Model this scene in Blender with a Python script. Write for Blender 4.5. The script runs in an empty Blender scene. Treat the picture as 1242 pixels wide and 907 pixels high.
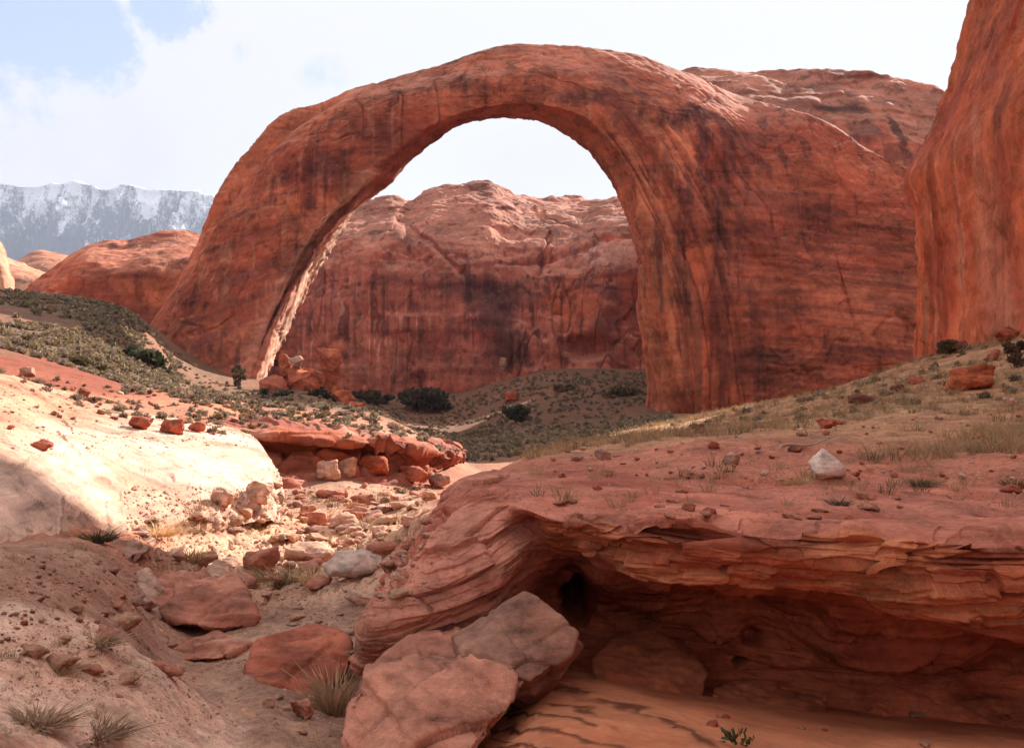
import bpy, bmesh, math, random
import numpy as np
from mathutils import Vector, Matrix

scene = bpy.context.scene
COLL = scene.collection
rng = np.random.default_rng(7)
random.seed(7)
R = math.radians

# ------------------------------------------------------------------ camera
CZ = 1.65                       # eye height above the ground the photographer stands on
FPX, CX, CY = 1273.0, 621.0, 453.5   # focal length / principal point in photo pixels (1242 x 907)
cam = bpy.data.cameras.new('camera')
cam.sensor_width = 36.0
cam.lens = 36.0 * FPX / 1242.0
cam.clip_start, cam.clip_end = 0.1, 60000
camo = bpy.data.objects.new('camera', cam); COLL.objects.link(camo)
camo.location = (0, 0, CZ); camo.rotation_euler = (R(90), 0, 0)
scene.camera = camo

# ------------------------------------------------------------------ light, sky, exposure
SUN_AZ, SUN_EL = 36.0, 29.0     # azimuth from +Y (view direction) towards +X
sv = Vector((math.sin(R(SUN_AZ)) * math.cos(R(SUN_EL)), math.cos(R(SUN_AZ)) * math.cos(R(SUN_EL)), math.sin(R(SUN_EL))))
sun = bpy.data.lights.new('sun', 'SUN')
sun.energy = 5.0; sun.angle = R(0.35); sun.color = (1.0, 0.93, 0.82)
suno = bpy.data.objects.new('sun', sun); COLL.objects.link(suno)
suno.rotation_euler = sv.to_track_quat('Z', 'Y').to_euler()
suno.location = (60, 30, 90)
scene.view_settings.view_transform = 'Standard'
scene.view_settings.look = 'None'
scene.view_settings.gamma = 1.0
scene.view_settings.use_curve_mapping = False
scene.view_settings.exposure = 1.45


def W(px, py, Y):
    return np.array([(px - CX) * Y / FPX, Y, CZ + (CY - py) * Y / FPX])


class NT:
    """tiny helper for node trees"""
    def __init__(s, tree):
        s.t = tree; s.n = tree.nodes; s.l = tree.links
    def add(s, typ, props=None, **ins):
        nd = s.n.new(typ)
        for k, v in (props or {}).items(): setattr(nd, k, v)
        for k, v in ins.items():
            key = int(k[1:]) if k[0] == 'i' and k[1:].isdigit() else k.replace('_', ' ')
            s.put(nd.inputs[key], v)
        return nd
    def put(s, sock, v):
        if isinstance(v, bpy.types.NodeSocket): s.l.new(v, sock)
        else: sock.default_value = v
    def math(s, op, a, b=0.0, c=None, clamp=False):
        nd = s.n.new('ShaderNodeMath'); nd.operation = op; nd.use_clamp = clamp
        s.put(nd.inputs[0], a); s.put(nd.inputs[1], b)
        if c is not None: s.put(nd.inputs[2], c)
        return nd.outputs[0]
    def vmath(s, op, a, b):
        nd = s.n.new('ShaderNodeVectorMath'); nd.operation = op
        s.put(nd.inputs[0], a); s.put(nd.inputs[1], b)
        return nd.outputs['Value'] if op in ('DOT_PRODUCT', 'LENGTH', 'DISTANCE') else nd.outputs[0]
    def rng(s, v, a, b, c=0.0, d=1.0, smooth=True):
        nd = s.n.new('ShaderNodeMapRange'); nd.interpolation_type = 'SMOOTHSTEP' if smooth else 'LINEAR'
        s.put(nd.inputs[0], v)
        for i, x in enumerate((a, b, c, d)): s.put(nd.inputs[i + 1], x)
        return nd.outputs[0]
    def mix(s, f, a, b, mode='MIX'):
        nd = s.n.new('ShaderNodeMix'); nd.data_type = 'RGBA'; nd.blend_type = mode
        s.put(nd.inputs[0], f); s.put(nd.inputs[6], a); s.put(nd.inputs[7], b)
        return nd.outputs[2]
    def noise(s, vec, scale, detail=4.0, rough=0.55, dist=0.0):
        nd = s.n.new('ShaderNodeTexNoise')
        s.put(nd.inputs['Vector'], vec); s.put(nd.inputs['Scale'], scale); s.put(nd.inputs['Detail'], detail)
        s.put(nd.inputs['Roughness'], rough); s.put(nd.inputs['Distortion'], dist)
        return nd.outputs['Fac']
    def scale(s, vec, xyz, rot=(0, 0, 0)):
        nd = s.n.new('ShaderNodeMapping'); s.put(nd.inputs[0], vec)
        nd.inputs['Scale'].default_value = xyz; nd.inputs['Rotation'].default_value = rot
        return nd.outputs[0]


def direction(px, py):
    v = np.array([px - CX, FPX, CY - py]); return tuple(v / np.linalg.norm(v))


world = bpy.data.worlds.new('World'); scene.world = world
world.use_nodes = True
t = NT(world.node_tree); t.n.clear()
co = t.add('ShaderNodeTexCoord').outputs['Generated']
sky = t.add('ShaderNodeTexSky', dict(sky_type='NISHITA', sun_disc=False, sun_elevation=R(SUN_EL), sun_rotation=R(SUN_AZ),
                                     altitude=1200.0, air_density=1.0, dust_density=1.5, ozone_density=1.0)).outputs[0]
wob = t.noise(co, 13.0, 9, 0.66)
wobc = t.math('SUBTRACT', wob, 0.5)
gap = None
for px, py, rad, ed in ((20, 22, 3.0, 1.3), (105, 30, 2.3, 1.2), (190, 4, 1.6, 1.1), (5, 118, 1.1, 1.4), (298, 66, -.7, 1.6), (392, 95, -.5, 2.0), (-260, 40, 8, 4)):
    d = t.vmath('DOT_PRODUCT', co, direction(px, py))
    ang = t.math('MULTIPLY', t.math('ARCCOSINE', t.math('MINIMUM', d, 0.999999)), 57.2958)
    ang = t.math('ADD', ang, t.math('MULTIPLY', wobc, 9.0))
    g = t.rng(ang, rad + ed * .5, rad - ed * .5)
    gap = g if gap is None else t.math('MAXIMUM', gap, g)
big = t.noise(co, 2.6, 5, 0.6)                     # broken cloud elsewhere in the sky
sep = t.add('ShaderNodeSeparateXYZ', Vector=co)
behind = t.rng(sep.outputs[1], 0.55, 0.2)
gap = t.math('MAXIMUM', gap, t.math('MULTIPLY', behind, t.rng(big, 0.60, 0.70)))
el = sep.outputs[2]
puff = t.noise(co, 5.0, 7, 0.6)
# lavender grey cloud bases low over the horizon
low = t.math('MULTIPLY', t.rng(el, 0.27, 0.19), t.rng(t.math('ADD', t.math('ABSOLUTE', sep.outputs[0]), t.math('MULTIPLY', wobc, .5)), 0.72, 0.25))
low = t.math('MULTIPLY', low, t.rng(puff, 0.36, 0.58))
low = t.math('MULTIPLY', low, t.math('MAXIMUM', t.rng(sep.outputs[0], -0.26, -0.36), t.math('MULTIPLY', t.rng(t.math('ABSOLUTE', t.math('SUBTRACT', sep.outputs[0], 0.03)), 0.13, 0.02), 0.75)))
CL = 2.98                                            # cloud luminance before the background strength
bright = t.rng(el, 0.1, 0.75, .92, 1.3, False)
cl = t.mix(t.math('MULTIPLY', low, .5), (CL, CL, CL * .995, 1), (CL * .80, CL * .79, CL * .92, 1))
cl = t.vmath('MULTIPLY', cl, t.add('ShaderNodeCombineXYZ', X=bright, Y=bright, Z=bright).outputs[0])
skyb = t.mix(0.9, sky, (CL * .60, CL * .74, CL * 1.06, 1))
col = t.mix(gap, cl, skyb)
bg = t.add('ShaderNodeBackground', Color=col, Strength=0.1)
t.l.new(bg.outputs[0], t.add('ShaderNodeOutputWorld').inputs[0])

# ------------------------------------------------------------------ numpy noise
_p = np.random.default_rng(11).permutation(256).astype(np.int32)
PERM = np.concatenate([_p, _p, _p])
_g = np.random.default_rng(5).normal(size=(256, 3)); _g /= np.linalg.norm(_g, axis=1)[:, None]
GRAD = (_g * 1.6).astype(np.float32)


def _perlin(p):
    fl = np.floor(p); f = (p - fl).astype(np.float32); i = fl.astype(np.int64) & 255
    u = f * f * f * (f * (f * 6 - 15) + 10)
    A = [PERM[i[:, 0]], PERM[(i[:, 0] + 1) & 255]]
    out = 0
    for dx in (0, 1):
        wx = u[:, 0] if dx else 1 - u[:, 0]
        for dy in (0, 1):
            B = PERM[A[dx] + ((i[:, 1] + dy) & 255)]
            wy = wx * (u[:, 1] if dy else 1 - u[:, 1])
            for dz in (0, 1):
                g = GRAD[PERM[B + ((i[:, 2] + dz) & 255)]]
                d = g[:, 0] * (f[:, 0] - dx) + g[:, 1] * (f[:, 1] - dy) + g[:, 2] * (f[:, 2] - dz)
                out = out + wy * (u[:, 2] if dz else 1 - u[:, 2]) * d
    return out


def perlin(P, sc=1.0, off=0.0):
    P = np.asarray(P, dtype=np.float64)
    sc = np.broadcast_to(np.asarray(sc, float), (3,))
    shp = P.shape[:-1]; P = P.reshape(-1, 3)
    out = np.empty(len(P), np.float32)
    for a in range(0, len(P), 60000):
        out[a:a + 60000] = _perlin(P[a:a + 60000] * sc + np.array([off * 1.37 + 13.1, off * 2.11 + 7.7, off * .73 + 3.3]))
    return out.reshape(shp)


def fbm(P, sc, octv=4, off=0.0, gain=0.5, ridge=False):
    sc = np.broadcast_to(np.asarray(sc, float), (3,)); a = 1.0; s = 0
    for k in range(octv):
        n = perlin(P, sc * 2.0 ** k, off + 17.3 * k)
        if ridge: n = 0.5 - np.abs(n) * 1.6
        s = s + a * n; a *= gain
    return s


def sstep(x, a, b):
    t_ = np.clip((x - a) / (b - a), 0, 1); return t_ * t_ * (3 - 2 * t_)


def layers(P, thick, freq, off=0.0, tilt=(0, 0), warp=0.0, edge=0.16, stretch=(1, 1)):
    """bedded rock: every bed sticks out or falls back by its own smooth field, with crisp bed edges"""
    h = P[..., 2] + P[..., 0] * tilt[0] + P[..., 1] * tilt[1]
    if warp: h = h + warp * perlin(P, freq * .7, off + 91)
    h = h / thick
    h = h + 0.45 * perlin(np.stack([h * 0.9, h * 0 + off, h * 0], -1), 1.0, off)     # uneven bed thickness
    k = np.floor(h); f = h - k
    def field(kk):
        Q = np.stack([P[..., 0] * freq * stretch[0], P[..., 1] * freq * stretch[1], kk * 7.31 + off], -1)
        return perlin(Q, 1.0, 0.5) + 0.5 * perlin(Q, (2.3, 2.3, 1.0), 4.5)
    a = field(k); b = field(k + 1)
    w = sstep(f, 1 - edge, 1.0)
    return a * (1 - w) + b * w


def ids(P, thick, freq, off=0.0):
    return perlin(np.stack([P[..., 0] * freq, P[..., 1] * freq, P[..., 2] / thick], -1), 1.0, off)


def cells(P, sc, off=0):
    """distance to the border between irregular blocks, and a random number per block (3-d Worley noise)"""
    Q = P.reshape(-1, 3) * np.asarray(sc) + off; fl = np.floor(Q)
    d1 = np.full(len(Q), 9.0); d2 = np.full(len(Q), 9.0); idv = np.zeros(len(Q))
    for dx in (-1, 0, 1):
        for dy in (-1, 0, 1):
            for dz in (-1, 0, 1):
                c = fl + (dx, dy, dz); ii = c.astype(np.int64)
                h = PERM[(PERM[(PERM[ii[:, 0] & 255] + ii[:, 1]) & 255] + ii[:, 2]) & 255]
                j = GRAD[h] * .28 + .5; d = np.linalg.norm(Q - c - j, axis=1)
                m = d < d1; d2 = np.where(m, d1, np.minimum(d2, d)); idv = np.where(m, h / 255.0, idv); d1 = np.where(m, d, d1)
    return (d2 - d1).reshape(P.shape[:-1]), idv.reshape(P.shape[:-1])


# ------------------------------------------------------------------ mesh helpers
MATS = {}


def new_mesh(name, V, quads=None, tris=None, col=None, mat=None, smooth=True):
    me = bpy.data.meshes.new(name)
    V = np.ascontiguousarray(V.reshape(-1, 3), dtype=np.float32)
    fs = []
    if quads is not None and len(quads): fs.append((np.asarray(quads), 4))
    if tris is not None and len(tris): fs.append((np.asarray(tris), 3))
    me.vertices.add(len(V)); me.vertices.foreach_set('co', V.ravel())
    nl = sum(f.size for f, _ in fs); nf = sum(len(f) for f, _ in fs)
    me.loops.add(nl); me.polygons.add(nf)
    me.loops.foreach_set('vertex_index', np.concatenate([f.ravel() for f, _ in fs]).astype(np.int32))
    tot = np.concatenate([np.full(len(f), k) for f, k in fs]).astype(np.int32)
    me.polygons.foreach_set('loop_start', np.concatenate([[0], np.cumsum(tot)[:-1]]).astype(np.int32))
    me.polygons.foreach_set('use_smooth', np.full(nf, smooth))
    me.update(calc_edges=True)
    if col is None: col = np.full((len(V), 3), .4)
    c4 = np.ones((len(V), 4), np.float32); c4[:, :3] = np.clip(np.asarray(col).reshape(-1, 3), 0, 1)
    at = me.color_attributes.new('Col', 'FLOAT_COLOR', 'POINT'); at.data.foreach_set('color', c4.ravel())
    if mat: me.materials.append(mat)
    return me


def link(name, me, parent=None):
    o = bpy.data.objects.new(name, me); COLL.objects.link(o)
    if parent: o.parent = parent
    return o


def tag(o, label=None, cat=None, group=None, kind=None):
    if label: o['label'] = label
    if cat: o['category'] = cat
    if group: o['group'] = group
    if kind: o['kind'] = kind
    return o


def grid_quads(nu, nv, wrap_v=False, flip=False):
    a = np.arange(nu - 1)[:, None]; b = np.arange(nv if wrap_v else nv - 1)[None, :]
    b2 = (b + 1) % nv
    q = np.stack([a * nv + b, (a + 1) * nv + b, (a + 1) * nv + b2, a * nv + b2], -1).reshape(-1, 4)
    return q[:, ::-1] if flip else q


def normals(V, wrap_v=False):
    if wrap_v: dv = np.roll(V, -1, 1) - np.roll(V, 1, 1)
    else: dv = np.gradient(V, axis=1)
    n = np.cross(np.gradient(V, axis=0), dv)
    return n / (np.linalg.norm(n, axis=-1, keepdims=True) + 1e-9)


def cr(K, ts, closed=False, tens=0.5):
    """Catmull-Rom through K[n, ...] at parameters ts (in knot units)"""
    K = np.asarray(K, float); n = len(K)
    i = np.floor(ts).astype(int)
    if not closed: i = np.clip(i, 0, n - 2)
    f = (ts - i).reshape((-1,) + (1,) * (K.ndim - 1))
    def g(j): return K[j % n] if closed else K[np.clip(j, 0, n - 1)]
    p0, p1, p2, p3 = g(i - 1), g(i), g(i + 1), g(i + 2)
    m1, m2 = (p2 - p0) * tens, (p3 - p1) * tens
    f2, f3 = f * f, f * f * f
    return (2 * f3 - 3 * f2 + 1) * p1 + (f3 - 2 * f2 + f) * m1 + (-2 * f3 + 3 * f2) * p2 + (f3 - f2) * m2


def params(net, n, axis, closed=False):
    """knot parameters spread evenly by length"""
    d = np.linalg.norm(np.diff(net, axis=axis), axis=-1)
    d = d.max(axis=1 - axis) if d.ndim == 2 else d
    if closed:
        last = np.linalg.norm(np.take(net, 0, axis) - np.take(net, -1, axis), axis=-1)
        d = np.append(d, np.max(last))
    s = np.concatenate([[0], np.cumsum(d)])
    tt = np.linspace(0, s[-1], n, endpoint=not closed)
    return np.interp(tt, s, np.arange(len(s)))


def patch(net, nu, nv, tens=0.5, tu=None, tv=None):
    net = np.asarray(net, float)
    tu = params(net, nu, 0) if tu is None else tu
    tv = params(net, nv, 1) if tv is None else tv
    A = cr(net, tu, tens=tens)
    B = cr(np.swapaxes(A, 0, 1), tv, tens=tens)
    return np.swapaxes(B, 0, 1)


def mixc(a, b, f):
    f = np.asarray(f)[..., None]
    return np.asarray(a) * (1 - f) + np.asarray(b) * f


# ------------------------------------------------------------------ materials
def rock_mat(name, sc=1.0, bump=0.5, strata=0.5, streak=0.0, speck=0.25, crack=0.0, chip=0.3, sfreq=6.0, rough=0.9, tilt=0.0, fine=1.0, tint=(1.02, .90, .86), K=1.5):
    """sc: metres of the main grain.  Base colour comes from the vertex colours (the rock's own colour) times procedural grain."""
    m = bpy.data.materials.new(name); m.use_nodes = True
    k = NT(m.node_tree); k.n.clear()
    P = k.add('ShaderNodeNewGeometry').outputs['Position'] if not name.startswith('loose') else k.add('ShaderNodeTexCoord').outputs['Object']
    base = k.add('ShaderNodeVertexColor', dict(layer_name='Col')).outputs[0]
    n1 = k.noise(P, 0.35 / sc, 6, 0.62)
    n2 = k.noise(P, 3.1 / sc, 8, 0.7)
    n3 = k.noise(P, 22.0 / sc * fine, 3, 0.6)
    v = k.math('ADD', k.rng(n1, .25, .75, .78, 1.22, False), k.math('MULTIPLY', k.math('SUBTRACT', n2, .5), speck * 2.2))
    v = k.math('ADD', v, k.math('MULTIPLY', k.math('SUBTRACT', n3, .5), speck * 1.6))
    hgt = k.math('ADD', k.math('MULTIPLY', n2, .55), k.math('MULTIPLY', n3, .16))
    if strata:
        Ps = k.scale(P, (.22 / sc, .22 / sc, sfreq * .5 / sc), (tilt, tilt * .6, 0))
        st = k.noise(Ps, 1.0, 5, 0.62, 0.35)
        v = k.math('ADD', v, k.math('MULTIPLY', k.math('SUBTRACT', st, .5), strata * 1.6))
        dk = k.rng(st, .37, .30)
        v = k.math('SUBTRACT', v, k.math('MULTIPLY', dk, strata * .28))
        hgt = k.math('ADD', hgt, k.math('MULTIPLY', st, strata * 1.1))
    if chip:
        wn0 = k.n.new('ShaderNodeTexNoise'); k.put(wn0.inputs['Vector'], P); wn0.inputs['Scale'].default_value = .9 / sc; wn0.inputs['Detail'].default_value = 5
        for cs, am, zs in ((.42, 1.0, .8), (1.3, .7, 1.5)):
            Pc = k.vmath('ADD', k.scale(P, (1.0, 1.0, zs), (tilt, tilt, 0)), k.vmath('MULTIPLY', wn0.outputs['Color'], (1.6 * sc, 1.6 * sc, 1.6 * sc)))
            vc = k.add('ShaderNodeTexVoronoi', dict(feature='F1'), Vector=Pc, Scale=cs / sc)
            rc = k.add('ShaderNodeSeparateColor', Color=vc.outputs['Color']).outputs[0]
            v = k.math('ADD', v, k.math('MULTIPLY', k.math('SUBTRACT', rc, .5), chip * .55 * am))
            hgt = k.math('ADD', hgt, k.math('MULTIPLY', rc, chip * .8 * am))
    if crack:
        Pw = k.scale(P, (1.0, 1.0, 1.6))
        wn = k.n.new('ShaderNodeTexNoise'); k.put(wn.inputs['Vector'], P); wn.inputs['Scale'].default_value = 1.2 / sc
        Pv = k.vmath('ADD', Pw, k.vmath('MULTIPLY', wn.outputs['Color'], (.8 * sc, .8 * sc, .8 * sc)))
        vo = k.add('ShaderNodeTexVoronoi', dict(feature='DISTANCE_TO_EDGE'), Vector=Pv, Scale=.55 / sc).outputs[0]
        line = k.math('MULTIPLY', k.rng(vo, .035, .0), k.rng(n1, .42, .56))
        v = k.math('SUBTRACT', v, k.math('MULTIPLY', line, crack * .5))
        hgt = k.math('SUBTRACT', hgt, k.math('MULTIPLY', line, crack * .8))
    v = k.math('MAXIMUM', k.math('ADD', k.math('MULTIPLY', k.math('SUBTRACT', v, 1.0), K), .96), .12)
    base = k.vmath('MULTIPLY', base, tint)
    c = k.vmath('MULTIPLY', base, k.add('ShaderNodeCombineXYZ', X=v, Y=v, Z=v).outputs[0])
    if streak:
        Pt = k.scale(P, (1.1 / sc, 1.1 / sc, .035 / sc))
        s1 = k.noise(Pt, 1.0, 5, 0.7)
        s2 = k.noise(Pt, 2.3, 4, 0.65, .2)
        zone = k.noise(P, .16 / sc, 4, 0.6)
        dark = k.math('MULTIPLY', k.rng(s1, .52, .61), k.rng(zone, .44, .56))
        pale = k.math('MULTIPLY', k.rng(s2, .60, .70), k.rng(zone, .60, .42))
        c = k.mix(k.math('MULTIPLY', dark, streak), c, k.vmath('MULTIPLY', c, (.40, .42, .52)))
        c = k.mix(k.math('MULTIPLY', pale, streak * .35), c, k.vmath('MULTIPLY', c, (1.25, 1.5, 1.55)))
    # hue drift
    hue = k.noise(P, .9 / sc, 3, .5)
    c = k.mix(k.rng(hue, .35, .7, 0, .5), c, k.vmath('MULTIPLY', c, (1.06, .88, .84)))
    bp = k.add('ShaderNodeBump', Strength=bump, Distance=.12 * sc, Height=hgt)
    b = k.add('ShaderNodeBsdfPrincipled', Base_Color=c, Roughness=rough, Normal=bp.outputs[0])
    b.inputs['Specular IOR Level'].default_value = .18
    k.l.new(b.outputs[0], k.add('ShaderNodeOutputMaterial').inputs[0])
    MATS[name] = m
    return m


M_CLIFF = rock_mat('cliff_rock', 4.5, .8, .40, .8, .28, .3, 0.42, 3.0, K=1.7)
M_WALL = rock_mat('wall_rock', 3.0, .8, .16, .45, .34, .0, 0.34, 3.0, K=1.7)
M_ARCH = rock_mat('arch_rock', 3.2, .85, .40, .75, .30, .12, 0.42, 3.2, K=1.7)
M_LEDGE = rock_mat('ledge_rock', .7, .7, .5, 0, .25, .25, 0.3, 6, tint=(1.03, .86, .80))
M_NEAR = rock_mat('near_rock', .32, .85, .55, 0, .30, .0, 0.3, 7, tilt=.15, tint=(1.08, .82, .76))
M_LOOSE = rock_mat('loose_rock', .30, .8, .45, 0, .32, .0, 0.32, 6, tint=(1.04, .87, .80))
M_GROUND = rock_mat('ground_soil', .35, .9, 0, 0, .55, 0, .12, 5, tint=(1.05, .90, .80))
M_SAND = rock_mat('sand_grain', .25, .3, .12, 0, .14, 0, 0, 5, tint=(1.08, .84, .74))


def leaf_mat(name, rough=.8):
    m = bpy.data.materials.new(name); m.use_nodes = True
    k = NT(m.node_tree); k.n.clear()
    base = k.add('ShaderNodeVertexColor', dict(layer_name='Col')).outputs[0]
    oi = k.add('ShaderNodeObjectInfo').outputs['Random']
    P = k.add('ShaderNodeNewGeometry').outputs['Position']
    v = k.math('MULTIPLY', k.rng(oi, 0, 1, .65, 1.5, False), k.rng(k.noise(P, 3.0, 3), .3, .7, .75, 1.25, False))
    c = k.vmath('MULTIPLY', base, k.add('ShaderNodeCombineXYZ', X=v, Y=v, Z=v).outputs[0])
    b = k.add('ShaderNodeBsdfPrincipled', Base_Color=c, Roughness=rough)
    b.inputs['Specular IOR Level'].default_value = .1
    tr = k.add('ShaderNodeBsdfTranslucent', Color=c)
    mx = k.add('ShaderNodeMixShader', Fac=.2)
    k.l.new(b.outputs[0], mx.inputs[1]); k.l.new(tr.outputs[0], mx.inputs[2])
    k.l.new(mx.outputs[0], k.add('ShaderNodeOutputMaterial').inputs[0])
    return m


M_LEAF = leaf_mat('shrub_leaf')
M_BARK = rock_mat('loose_bark', .12, .6, .3, 0, .3, 0, 0, 2)

# rock colours (albedo)
RED = np.array([.40, .105, .052]); DEEP = np.array([.25, .058, .032]); ORANGE = np.array([.50, .165, .075])
PINK = np.array([.50, .215, .150]); PALE = np.array([.60, .40, .29]); VARN = np.array([.085, .035, .032])
TAN = np.array([.50, .30, .20]); SAND = np.array([.56, .25, .14]); GREYP = np.array([.42, .24, .19])
SAGE = np.array([.20, .17, .115]); STRAW = np.array([.44, .30, .15])

# ------------------------------------------------------------------ terrain: one sheet to the horizon
CTRL = []
for px, py, Y in [
    # left foreground bank
    (-300, 907, 5), (0, 907, 6.2), (150, 907, 7.4), (280, 915, 9.0), (-200, 800, 7), (0, 800, 8), (100, 800, 8.8), (190, 830, 9.6), (245, 862, 10.4),
    (-200, 700, 9.5), (0, 700, 10.5), (80, 720, 11.2), (140, 752, 11.8), (-200, 665, 12), (0, 668, 13), (60, 674, 14), (130, 690, 14.6), (190, 775, 14),
    # stream bed
    (270, 880, 10.6), (330, 890, 10), (300, 850, 11.5), (300, 785, 14), (360, 850, 12), (400, 750, 16), (380, 705, 20), (350, 668, 24), (430, 655, 26), (330, 628, 30),
    (450, 614, 36), (520, 602, 42), (560, 584, 55), (240, 790, 14.5), (250, 700, 20),
    # under the near outcrop
    (500, 860, 12), (600, 960, 9), (750, 1000, 8), (1000, 1000, 8), (1242, 1000, 8), (1500, 980, 8),
    (620, 571, 20), (660, 563, 20), (700, 561, 20), (745, 560, 20), (582, 590, 20), (585, 590, 25), (620, 568, 24.5), (700, 554, 24), (745, 551, 24.5), (660, 556, 28), (700, 568, 18), (640, 575, 18), (750, 575, 17), (620, 572, 30), (590, 592, 32), (550, 600, 34),
    # bench on the right
    (650, 580, 17), (600, 582, 18.5), (700, 582, 16), (850, 581, 16), (1000, 583, 16), (1242, 588, 16), (1500, 595, 15), (800, 558, 19), (1000, 558, 19), (1242, 562, 19),
    (660, 560, 24), (700, 541, 40), (850, 535, 30), (1000, 530, 30), (1242, 523, 30), (1242, 482, 46), (1100, 490, 46), (950, 510, 50), (820, 520, 80),
    (760, 526, 80), (640, 553, 40), (860, 503, 130), (950, 490, 130), (1050, 468, 125), (1100, 442, 115), (1170, 424, 100), (1242, 408, 92), (1400, 395, 70),
    (800, 512, 190), (900, 500, 205), (1000, 478, 205), (740, 541, 30), (720, 549, 27), (680, 551, 31), (765, 534, 50), (370, 474, 188), (345, 470, 192), (420, 492, 184), (440, 503, 178), (400, 484, 192), (470, 512, 170), (330, 480, 180), (1500, 440, 40), (1600, 560, 18),
    # canyon seen through the arch
    (600, 582, 60), (600, 578, 70), (570, 574, 90), (560, 562, 130), (620, 547, 150), (680, 537, 165), (750, 522, 180), (560, 530, 220), (640, 508, 230), (720, 494, 240),
    (780, 480, 250), (660, 468, 290), (600, 484, 290), (520, 505, 290), (450, 490, 305), (400, 476, 315), (660, 452, 325), (770, 452, 320), (500, 480, 330),
    # bench on the left and the slopes up to the arch foot
    (300, 512, 57), (420, 522, 60), (530, 543, 65), (300, 493, 90), (400, 503, 100), (480, 517, 95), (380, 482, 150), (300, 470, 190),
    (200, 458, 120), (200, 446, 170), (250, 478, 80), (150, 464, 85), (100, 466, 65), (0, 452, 60), (350, 597, 45), (450, 602, 46), (300, 590, 44), (400, 606, 42), (520, 600, 50),
    (0, 366, 150), (60, 377, 150), (130, 390, 160), (180, 402, 175), (0, 398, 110), (80, 420, 100), (150, 432, 120), (0, 428, 75), (-200, 380, 90), (-200, 350, 150),
    (0, 664, 15.5), (150, 655, 20), (-200, 664, 13.5), (0, 480, 32), (0, 466, 42), (100, 486, 44), (200, 508, 46), (270, 518, 50), (-200, 455, 40), (240, 570, 30), (120, 560, 27),
]:
    w = W(px, py, Y); CTRL.append((math.atan2(w[0], w[1]), math.log(math.hypot(w[0], w[1])), (w[2] - CZ) / math.hypot(w[0], w[1])))
for az in (-180, -120, -75, -45, -15, 15, 45, 75, 120, 180):
    for r_, z in ((1.2, -1.65), (2.5, -1.68)): CTRL.append((R(az), math.log(r_), z / r_))
    for r_, z in ((700, -8), (3000, 0), (14000, 0)): CTRL.append((R(az), math.log(r_), z / r_))
for az, r_, z in ((-90, 6, -1.7), (-60, 6, -1.8), (60, 6, -1.8), (90, 6, -1.6), (180, 6, -1.7), (-180, 6, -1.7), (120, 6, -1.6), (-120, 6, -1.7),
                  (-90, 40, 3), (-60, 40, 2), (-60, 150, 18), (-90, 150, 20), (60, 30, 1), (60, 60, 3), (90, 40, 2), (120, 40, 1), (-120, 40, 2),
                  (180, 40, -1), (-180, 40, -1), (90, 200, 5), (60, 200, 5), (180, 200, 0), (-180, 200, 0), (-40, 300, 20), (40, 300, 0), (0, 420, 2), (-20, 420, 5), (20, 420, 2)):
    CTRL.append((R(az), math.log(r_), z / r_))
CTRL = np.array(CTRL); CTRL[:, 0] *= 4.0            # azimuth weighs more than distance
def _ph(d): return d * d * np.log(d + 1e-9)
_n = len(CTRL)
_K = _ph(np.linalg.norm(CTRL[:, None, :2] - CTRL[None, :, :2], axis=-1)) + np.eye(_n) * 2e-3
_Pm = np.c_[np.ones(_n), CTRL[:, :2]]
_A = np.block([[_K, _Pm], [_Pm.T, np.zeros((3, 3))]])
_w = np.linalg.solve(_A, np.r_[CTRL[:, 2], 0, 0, 0])


def ground_base(x, y):
    r = np.hypot(x, y) + 1e-6; q = np.stack([np.arctan2(x, y) * 4.0, np.log(np.maximum(r, 1.0))], -1)
    shp = x.shape; q = q.reshape(-1, 2); out = np.empty(len(q))
    for a in range(0, len(q), 20000):
        d = np.linalg.norm(q[a:a + 20000, None] - CTRL[None, :, :2], axis=-1)
        out[a:a + 20000] = _ph(d) @ _w[:_n] + _w[_n] + q[a:a + 20000] @ _w[_n + 1:]
    return out.reshape(shp) * r + CZ


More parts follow.
